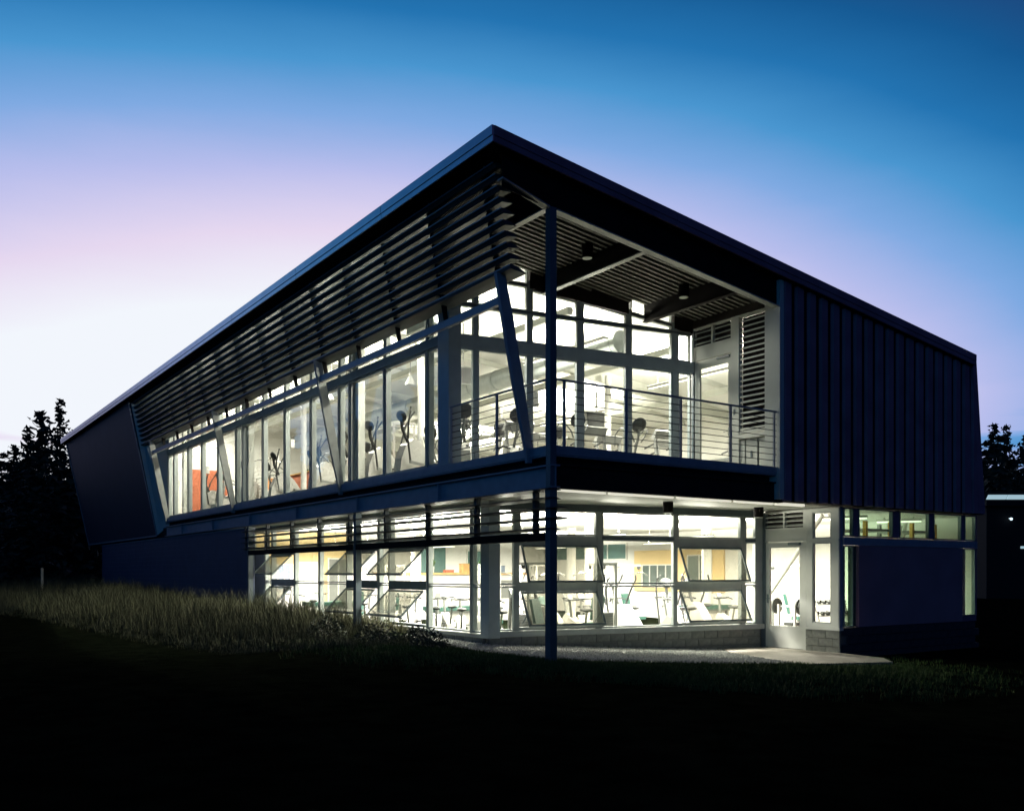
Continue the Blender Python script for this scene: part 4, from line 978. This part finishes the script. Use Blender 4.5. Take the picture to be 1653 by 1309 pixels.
# counter wall with wood top and things on it
ct = thing('counter', 'long white counter wall with warm wood top across the ground floor', 'counter', (6.3, 14.0, G0))
s = MB(); s.box(-3.0, 3.0, -.08, .08, 0, 1.80); s.build('front_panel', 'white', ct)
s = MB(); s.box(-3.05, 3.05, -.2, .2, 1.80, 1.87); s.build('counter_top', 'wood', ct)
for x in (-2.2, -1.2, -.2, .8, 1.8): s = MB(); s.box(x, x + .6, -.1, -.083, .95, 1.6); s.build('notice_panel', 'white' if x < 0 else 'machgrey', ct)
def plant(x, y, z, lb):
    t = thing('potted_plant', lb, 'plant', (x, y, z), 0, 'plants on the counter')
    s = MB(); s.tube([(0, 0, 0), (0, 0, .18)], .09, 12, .12); s.build('pot', 'white', t, True)
    s = MB()
    for k in range(26):
        a = random.random() * 6.28; l = random.uniform(.18, .36); e = random.uniform(.3, 1.3); d = Vector((math.cos(a) * math.cos(e), math.sin(a) * math.cos(e), math.sin(e)))
        p = Vector((0, 0, .17)); q = p + d * l; sd = d.cross(Vector((0, 0, 1))).normalized() * .04; m_ = p + d * l * .55
        s.add([p, m_ + sd, q, m_ - sd], [(0, 1, 2, 3)])
    s.build('foliage', 'leaf', t)
plant(5.35, 14.0, 1.62, 'leafy potted plant on the counter behind the widest open sash')
plant(7.4, 14.0, 1.62, 'leafy potted plant on the counter near the corner post')
for x, c, h, lb in ((6.7, 'wood', .30, 'brown box standing on the counter between the plants'), (7.0, 'white', .18, 'small white box on the counter beside the brown box'), (6.05, 'orange', .08, 'low red tray on the counter top'), (8.2, 'bluepaper', .24, 'blue folder box at the far end of the counter')):
    s = MB(); s.box(x - .16, x + .16, 13.9, 14.1, 1.621, 1.62 + h); s.box(x - .17, x + .17, 13.89, 14.11, 1.62 + h, 1.64 + h); tag(s.build('storage_box', c), lb, 'box')
# wall things (boards, interior windows)
def wall_board(name, pl, u0, u1, z0, z1, face, lb, cat, mull=0):
    t = thing(name, lb, cat, tuple(pl.p((u0 + u1) / 2, z0, 0)))
    def L_(o): o.matrix_parent_inverse = Matrix.Translation(-pl.p((u0 + u1) / 2, z0, 0)); return o
    s = MB(); f_ = .05
    pl.box(s, u0, u1, z0, z0 + f_, .0, .05); pl.box(s, u0, u1, z1 - f_, z1, .0, .05); pl.box(s, u0, u0 + f_, z0 + f_, z1 - f_, .0, .05); pl.box(s, u1 - f_, u1, z0 + f_, z1 - f_, .0, .05)
    for k in range(mull):
        u = u0 + (u1 - u0) * (k + 1) / (mull + 1); pl.box(s, u - .025, u + .025, z0 + f_, z1 - f_, .0, .045)
    L_(s.build('frame', 'white', t))
    s = MB(); pl.box(s, u0 + f_, u1 - f_, z0 + f_, z1 - f_, .004, .02); L_(s.build('panel', face, t))
PBk = Plane((0, 20.195, 0), (1, 0, 0), (0, -1, 0)); PEw = Plane((14.865, 0, 0), (0, 1, 0), (-1, 0, 0)); PEw2 = Plane((14.945, 0, 0), (0, 1, 0), (-1, 0, 0)); PUb = Plane((0, 27.93, 0), (1, 0, 0), (0, -1, 0))
wall_board('glass_partition', PBk, 2.85, 4.0, -.2, 2.05, 'white', 'white framed glazed doors in the ochre back wall', 'interior door', 2)
wall_board('notice_board', PBk, 1.9, 2.7, .95, 1.95, 'bluepaper', 'blue notice board on the ochre back wall beside white doors', 'notice board', 2)
wall_board('notice_board', PBk, 4.2, 5.1, .4, 2.2, 'machgrey', 'tall grey board on the back wall behind the second column', 'notice board', 1)
wall_board('green_cabinet', PBk, 8.3, 9.6, 1.5, 2.9, 'greenboard', 'dark green cupboard on the back wall above the counter', 'cupboard', 1)
wall_board('green_cabinet', PBk, 10.6, 11.6, 1.4, 2.6, 'greenboard', 'dark green cupboard on the back wall nearest the corner post', 'cupboard', 1)
wall_board('interior_window', PEw, 11.9, 13.7, 1.05, 1.95, 'greyglass', 'interior window in the ochre side wall seen in the fixed bay', 'interior window', 3)
wall_board('interior_window', PEw, 9.95, 11.2, 1.3, 2.3, 'greyglass', 'square interior window in the ochre wall seen through the farther open sash', 'interior window', 1)
wall_board('notice_board', PEw, 10.2, 11.0, .35, .95, 'white', 'white notice below the square interior window', 'notice board', 0)
wall_board('dark_clerestory', PEw2, 14.7, 19.5, 2.15, 2.85, 'greenboard', 'dark green high window band far inside the ground floor', 'interior window', 3)
wall_board('wall_screen', Plane((14.195, 0, 0), (0, 1, 0), (-1, 0, 0)), 4.6, 5.5, 5.2, 5.8, 'greyglass', 'dark wall screen inside the upper gym beyond the balcony door', 'wall screen', 0)
wall_board('notice_board', PUb, 6.4, 8.4, 5.0, 6.6, 'greenboard', 'green board on the far white wall of the upper gym', 'notice board', 1)
# inner stair railing on the upper floor
ir = thing('stair_railing', 'inner stair railing with thin horizontal wires on the upper floor', 'railing', (1.3, 17.2, U))
for y in (0, 1.4, 2.8):
    s = MB(); s.tube([(0, y, 0), (0, y, 1.12)], .025, 8); s.build('railing_post', 'beam', ir)
s = MB(); s.tube([(0, -.02, 1.13), (0, 2.82, 1.13)], .025, 8); s.build('handrail', 'beam', ir, True)
for k in range(8):
    s = MB(); s.tube([(0, 0, .12 + k * .12), (0, 2.8, .12 + k * .12)], .008, 5); s.build('railing_wire', 'strut', ir)
s = MB(); s.box(2.4, 2.5, 17.6, 19.6, U, U + 1.25); tag(s.build('stair_screen', 'orange'), 'red orange stair screen wall behind the inner railing', 'screen')
s = MB(); s.box(2.37, 2.53, 17.6, 19.6, U + 1.252, U + 1.29); s.build('cap', 'wood', C.objects['stair_screen'])
s = MB()
for k in range(60):
    a = random.random() * 6.28; e = random.uniform(.2, 1.4); l = random.uniform(.3, .8); p = Vector((0, 0, .5)); d = Vector((math.cos(a) * math.cos(e), math.sin(a) * math.cos(e), math.sin(e))); q = p + d * l; sd = d.cross(Vector((0, 0, 1))).normalized() * .06
    s.add([p, p + d * l * .5 + sd, q, p + d * l * .5 - sd], [(0, 1, 2, 3)])
pt = thing('floor_plant', 'dark bushy plant in a white tub behind the inner stair railing', 'plant', (1.75, 18.5, U))
s.build('foliage', 'leaf', pt); q = MB(); q.tube([(0, 0, 0), (0, 0, .5)], .2, 14, .26); q.build('pot', 'white', pt, True)

# ================================================================== OUTSIDE THINGS
# marker post at far left
mp = thing('marker_post', 'thin pale marker post standing in the grass at the far left', 'post', (-3.75, 36.2, hgt(-3.75, 36.2)))
s = MB(); s.box(-.05, .05, -.05, .05, -.1, 1.05); s.build('shaft', 'postwhite', mp); s = MB(); s.prism([(-.055, 1.052), (.055, 1.052), (0, 1.12)], 'y', -.055, .055); s.build('cap', 'postwhite', mp)
# pavilion at far right
pv = thing('pavilion', 'low dark pavilion with a lit translucent roof strip at the right edge', 'building', (49, 18.2, 0), math.radians(-34.5))
s = MB(); s.box(0, 16, 0, 9, -1.5, 5.9); s.build('wall', 'pavroof', pv)
s = MB(); s.box(-.3, 16.3, -.6, 9.3, 5.95, 6.25); s.box(-.3, 16.3, 1.2, 9.3, 6.25, 7.0) ; s.build('roof', 'pavroof', pv)
for k in range(11):
    s = MB(); x0 = -.25 + k * 1.3; s.hexa([(x0, -.5, 6.35), (x0 + 1.24, -.5, 6.35), (x0 + 1.24, -.42, 6.35), (x0, -.42, 6.35), (x0 + .35, -.1, 6.68), (x0 + 1.59, -.1, 6.68), (x0 + 1.59, -.02, 6.68), (x0 + .35, -.02, 6.68)]); s.build('skylight_panel', 'skylit', pv)
s = MB(); s.box(2.2, 3.0, -.06, -.01, 3.2, 3.35) ; s.build('lit_window', 'skylit', pv)
s = MB(); s.ell((1.45, -.3, 5.1), .09, .09, .09, 10, 6); s.tube([(1.45, -.02, 5.15), (1.45, -.25, 5.15)], .02, 6); s.build('wall_lamp', 'lampwhite', pv, True)

# ---- conifers
def conifer_mesh(h, r, seed, dens=1.0, lean=0, ragged=.3):
    rnd = random.Random(seed); vs = []; fs = []
    z = h * .02; 
    while z < h * .99:
        t = z / h; rr = r * (1 - t) ** .75 * (1 + rnd.uniform(-ragged, ragged)) + .15
        n = max(5, int(13 * dens * (1 - t * .5)))
        for k in range(n):
            a = rnd.uniform(0, 6.283); L_ = rr * rnd.uniform(.55, 1.15); dr = rnd.uniform(-.25, .15)
            d = Vector((math.cos(a), math.sin(a), dr)).normalized()
            m = max(3, int(L_ / .33))
            for j in range(m):
                c = Vector((0, 0, z)) + d * (L_ * (j + .7) / m) + Vector((rnd.uniform(-.2, .2), rnd.uniform(-.2, .2), rnd.uniform(-.25, .2)))
                sz = rnd.uniform(.34, .78) * (1.2 - .55 * (j / m)) * (1 - .45 * t); u = Vector((rnd.uniform(-1, 1), rnd.uniform(-1, 1), rnd.uniform(-.7, .7))).normalized(); v = u.cross(Vector((rnd.uniform(-1, 1), rnd.uniform(-1, 1), rnd.uniform(-1, 1)))).normalized()
                o = len(vs); vs += [tuple(c + u * sz), tuple(c - u * sz * .5 + v * sz * .6), tuple(c - u * sz * .6 - v * sz * .5)]; fs.append((o, o + 1, o + 2))
        z += .42 + .25 * rnd.random()
    me = bpy.data.meshes.new('crown'); me.from_pydata(vs, [], fs); me.materials.append(M['needle']); me.update(); return me
crowns = [conifer_mesh(16, 3.0, 1, 1.1), conifer_mesh(14, 3.6, 2, 1.2, ragged=.5), conifer_mesh(17, 3.2, 3, .9, ragged=.6), conifer_mesh(12, 3.8, 4, 1.3, ragged=.4)]
CH = [16, 14, 17, 12]
tk = MB(); tk.tube([(0, 0, -1), (0, 0, 5), (.05, 0, 10), (0, 0, 15)], .28, 8, .04); tkm = tk.mesh('trunk', 'bark', True)
def conifer(x, y, h, kind, lb, grp, wd=1.0):
    t = thing('conifer_tree', lb, 'tree', (x, y, hgt(max(-400, min(400, x)), y) - .2), random.uniform(0, 6.28), grp); k = h / CH[kind]
    o = linked('crown', crowns[kind], t); o.scale = (k * wd, k * wd, k); o2 = linked('trunk', tkm, t); o2.scale = (h / 16.5,) * 3
V = Vector((.566, .824, 0)).normalized(); Rr = Vector((V.y, -V.x, 0))
def at(px, d):
    p = Vector((-10.4, -13.84, 0)) + V * d + Rr * ((px - 826) / 1493 * d); return p.x, p.y
# left group: lateral direction (px in the photo, depth, top row)
left = [(97, 75, 650, 2, .9, 'tallest conifer at left with a ragged open top against the pale sky'), (68, 80, 668, 1, 1.1, 'bushy conifer just left of the tallest left hand tree'), (45, 86, 695, 0, 1.0, 'conifer with a thin leaning tip, second from the left edge of the skyline'),
        (22, 92, 722, 1, 1.2, 'low broad conifer close to the left edge'), (2, 96, 742, 3, 1.3, 'small conifer cut by the left edge'), (118, 84, 700, 0, 1.0, 'conifer half hidden by the tilted dark wall'),
        (60, 70, 735, 3, 1.4, 'short wide conifer in front of the left hand group'), (100, 66, 745, 3, 1.5, 'short wide conifer beneath the tallest left hand tree'), (15, 76, 770, 3, 1.5, 'lowest dark conifer at the foot of the left group'),
        (130, 70, 760, 1, 1.4, 'dark conifer next to the foot of the tilted wall'), (150, 80, 790, 3, 1.6, 'dark conifer behind the lower left wall'), (-30, 84, 765, 1, 1.4, 'conifer mostly outside the left edge'), (40, 62, 800, 3, 1.6, 'nearest low conifer of the left group')]
for px, d, top, k, wd, lb in left:
    x, y = at(px, d); conifer(x, y, 1.6 + (925 - top) * d / 1493 + .1, k, lb, 'conifers left of the building', wd)
right = [(1604, 95, 683, 0, .9, 'pointed conifer just right of the clad end wall'), (1625, 98, 684, 2, .9, 'pointed conifer second from the clad end wall'), (1657, 90, 696, 1, 1.0, 'conifer cut by the right edge'), (1592, 90, 715, 3, 1.2, 'broad conifer touching the clad end wall'),
         (1614, 88, 705, 3, 1.3, 'broad conifer beneath the two pointed tops'), (1640, 100, 745, 1, 1.3, 'lower conifer in the gap at the right'), (1690, 95, 720, 0, 1.2, 'conifer outside the right edge of the view'), (1630, 84, 765, 3, 1.5, 'low conifer behind the pavilion roof'), (1660, 84, 760, 3, 1.5, 'low conifer at right behind the pavilion roof')]
for px, d, top, k, wd, lb in right:
    x, y = at(px, d); conifer(x, y, 1.6 + (925 - top) * d / 1493 + .1, k, lb, 'conifers right of the building', wd)
# far wooded mass behind everything
rnd = random.Random(11); vs = []; fs = []
for k in range(120000):
    q_ = rnd.random()
    if q_ < .24: px = rnd.uniform(-420, 520); d = rnd.uniform(95, 125); top = 12.5 + 2.2 * min(1, max(-1, px / 110)); x, y = at(px, d)
    elif q_ < .50: px = rnd.uniform(1050, 2300); d = rnd.uniform(105, 130); top = 11.5; x, y = at(px, d)
    else:
        th = rnd.uniform(math.radians(-6), math.radians(-75)); d = rnd.uniform(78, 100); px = th * 900; top = 22
        x, y = -3 + math.sin(th) * d, 2 + math.cos(th) * d
    z = rnd.uniform(-1, top * (.75 + .25 * math.sin(px * .05) * math.sin(px * .021 + 1)))
    c = Vector((x, y, z)); s_ = rnd.uniform(.55, 1.25); u = Vector((rnd.uniform(-1, 1), rnd.uniform(-1, 1), rnd.uniform(-1, 1))).normalized(); v = u.cross(Vector((rnd.uniform(-1, 1), rnd.uniform(-1, 1), rnd.uniform(-1, 1)))).normalized()
    o = len(vs); vs += [tuple(c + u * s_), tuple(c - u * s_ * .5 + v * s_ * .7), tuple(c - u * s_ * .5 - v * s_ * .7)]; fs.append((o, o + 1, o + 2))
me = bpy.data.meshes.new('far_woodland'); me.from_pydata(vs, [], fs); me.materials.append(M['needle']); o = bpy.data.objects.new('far_woodland', me); C.objects.link(o); o['kind'] = 'stuff'

def shrub(x, y, r, h, lb):
    t = thing('low_shrub', lb, 'shrub', (x, y, hgt(x, y)), 0, 'low shrubs at the edge of the grass')
    s = MB()
    for k in range(420):
        a = random.random() * 6.283; q_ = r * math.sqrt(random.random()); z = h * random.random() * (1 - (q_ / r) ** 2 * .7); c_ = Vector((math.cos(a) * q_, math.sin(a) * q_, z + .03)); d = Vector((random.uniform(-1, 1), random.uniform(-1, 1), random.uniform(-.2, 1))).normalized(); w_ = d.cross(Vector((random.uniform(-1, 1), random.uniform(-1, 1), .3))).normalized() * .016; l = random.uniform(.07, .15)
        s.add([c_ - d * l * .5, c_ + w_, c_ + d * l * .5, c_ - w_], [(0, 1, 2, 3)])
    s.build('foliage', 'needle', t)
    s = MB()
    for k in range(7):
        a = k * .9; s.tube([(0, 0, -.05), (math.cos(a) * r * .4, math.sin(a) * r * .4, h * .5), (math.cos(a) * r * .7, math.sin(a) * r * .7, h * .85)], .008, 5, .003)
    s.build('stem', 'bark', t)
shrub(-.9, 3.0, .42, .42, 'dark low shrub at the right end of the tall grass')
shrub(-1.5, 4.2, .5, .5, 'dark rounded shrub in front of the widest open sashes')
shrub(-2.0, 5.8, .45, .55, 'dark shrub at the foot of the second column')
shrub(-.3, 4.7, .35, .4, 'small dark shrub against the gravel edge left of the corner post')
# ---- grasses and gravel (stuff)
def blades(name, n, sampler, hr, wr, m, seed, clump=6, lean=.45):
    rnd = random.Random(seed); vs = []; fs = []; made = 0; tries = 0
    while made < n and tries < n * 6:
        tries += 1; q = sampler(rnd)
        if q is None: continue
        cx, cy_, hs = q
        for _ in range(clump):
            x = cx + rnd.gauss(0, .07); y = cy_ + rnd.gauss(0, .07); z = hgt(x, y); h = rnd.uniform(*hr) * hs; w = rnd.uniform(*wr)
            a = rnd.uniform(0, 6.283); b = rnd.uniform(0, 6.283); lx, ly = math.cos(b) * h * rnd.uniform(.05, lean), math.sin(b) * h * rnd.uniform(.05, lean); wx, wy = math.cos(a) * w, math.sin(a) * w
            o = len(vs); vs += [(x - wx, y - wy, z - .02), (x + wx, y + wy, z - .02), (x + lx * .35 + wx * .7, y + ly * .35 + wy * .7, z + h * .55), (x + lx * .35 - wx * .7, y + ly * .35 - wy * .7, z + h * .55), (x + lx, y + ly, z + h)]
            fs += [(o, o + 1, o + 2, o + 3), (o + 3, o + 2, o + 4)]; made += 1
    me = bpy.data.meshes.new(name); me.from_pydata(vs, [], fs); me.materials.append(M[m]); me.update()
    ob = bpy.data.objects.new(name, me); C.objects.link(ob); ob['kind'] = 'stuff'; return ob
def s_tall(r):
    y = 3.2 + 42 * r.random() ** 1.5
    lo = -4.6 - .16 * y; hi_ = 1.0 if y < 17 else -.05; x = hi_ - (hi_ - lo) * r.random() ** 1.35
    if y < 7.4 and (x > -.25 or in_grav(x, y)): return None
    edge = min(1, (x - lo) / (2.2 + .03 * y))
    return x, y, (.30 + .70 * edge) * (.28 + .72 * sstep(3, 10, y)) * (.72 + .28 * math.sin(x * 2.1 + 1.7 * math.sin(y * .9)) * math.sin(y * 1.3 + x)) * r.choice((.5, .7, .9, 1, 1.35))
blades('tall_grass', 60000, s_tall, (.26, .72), (.003, .008), 'drygrass', 5, 7, .8)
def s_short(r):
    x = r.uniform(-7, 11); y = r.uniform(-7, 7)
    if y > 4.5 - .0 * x and x > .9: return None
    if in_grav(x, y) or (5.7 < x < 8.95 and y > -1.7): return None
    if x > 8.9 and y > -.3: return None
    d = math.hypot(x - 3, y - 1)
    if r.random() < sstep(2.5, 8, d): return None
    return x, y, 1
blades('short_grass', 52000, s_short, (.04, .11), (.004, .008), 'greengrass', 6, 9, .8)
def pebbles():
    rnd = random.Random(8); vs = []; fs = []; n = 0
    while n < 9000:
        x = rnd.uniform(-.4, 8); y = rnd.uniform(-1.3, 7.3)
        if not in_grav(x, y): continue
        z = hgt(x, y) + .035; s_ = rnd.uniform(.016, .042); o = len(vs); a = rnd.uniform(0, 6.28); ca, sa = math.cos(a) * s_, math.sin(a) * s_; e = rnd.uniform(.6, 1.2)
        vs += [(x + ca, y + sa, z), (x - sa * e, y + ca * e, z), (x - ca, y - sa, z), (x + sa * e, y - ca * e, z), (x + ca * .2, y, z + s_ * .75), (x, y, z - s_ * .5)]
        fs += [(o, o + 1, o + 4), (o + 1, o + 2, o + 4), (o + 2, o + 3, o + 4), (o + 3, o, o + 4)]; n += 1
    me = bpy.data.meshes.new('gravel'); me.from_pydata(vs, [], fs); me.materials.append(M['gravel']); ob = bpy.data.objects.new('gravel', me); C.objects.link(ob); ob['kind'] = 'stuff'
pebbles()
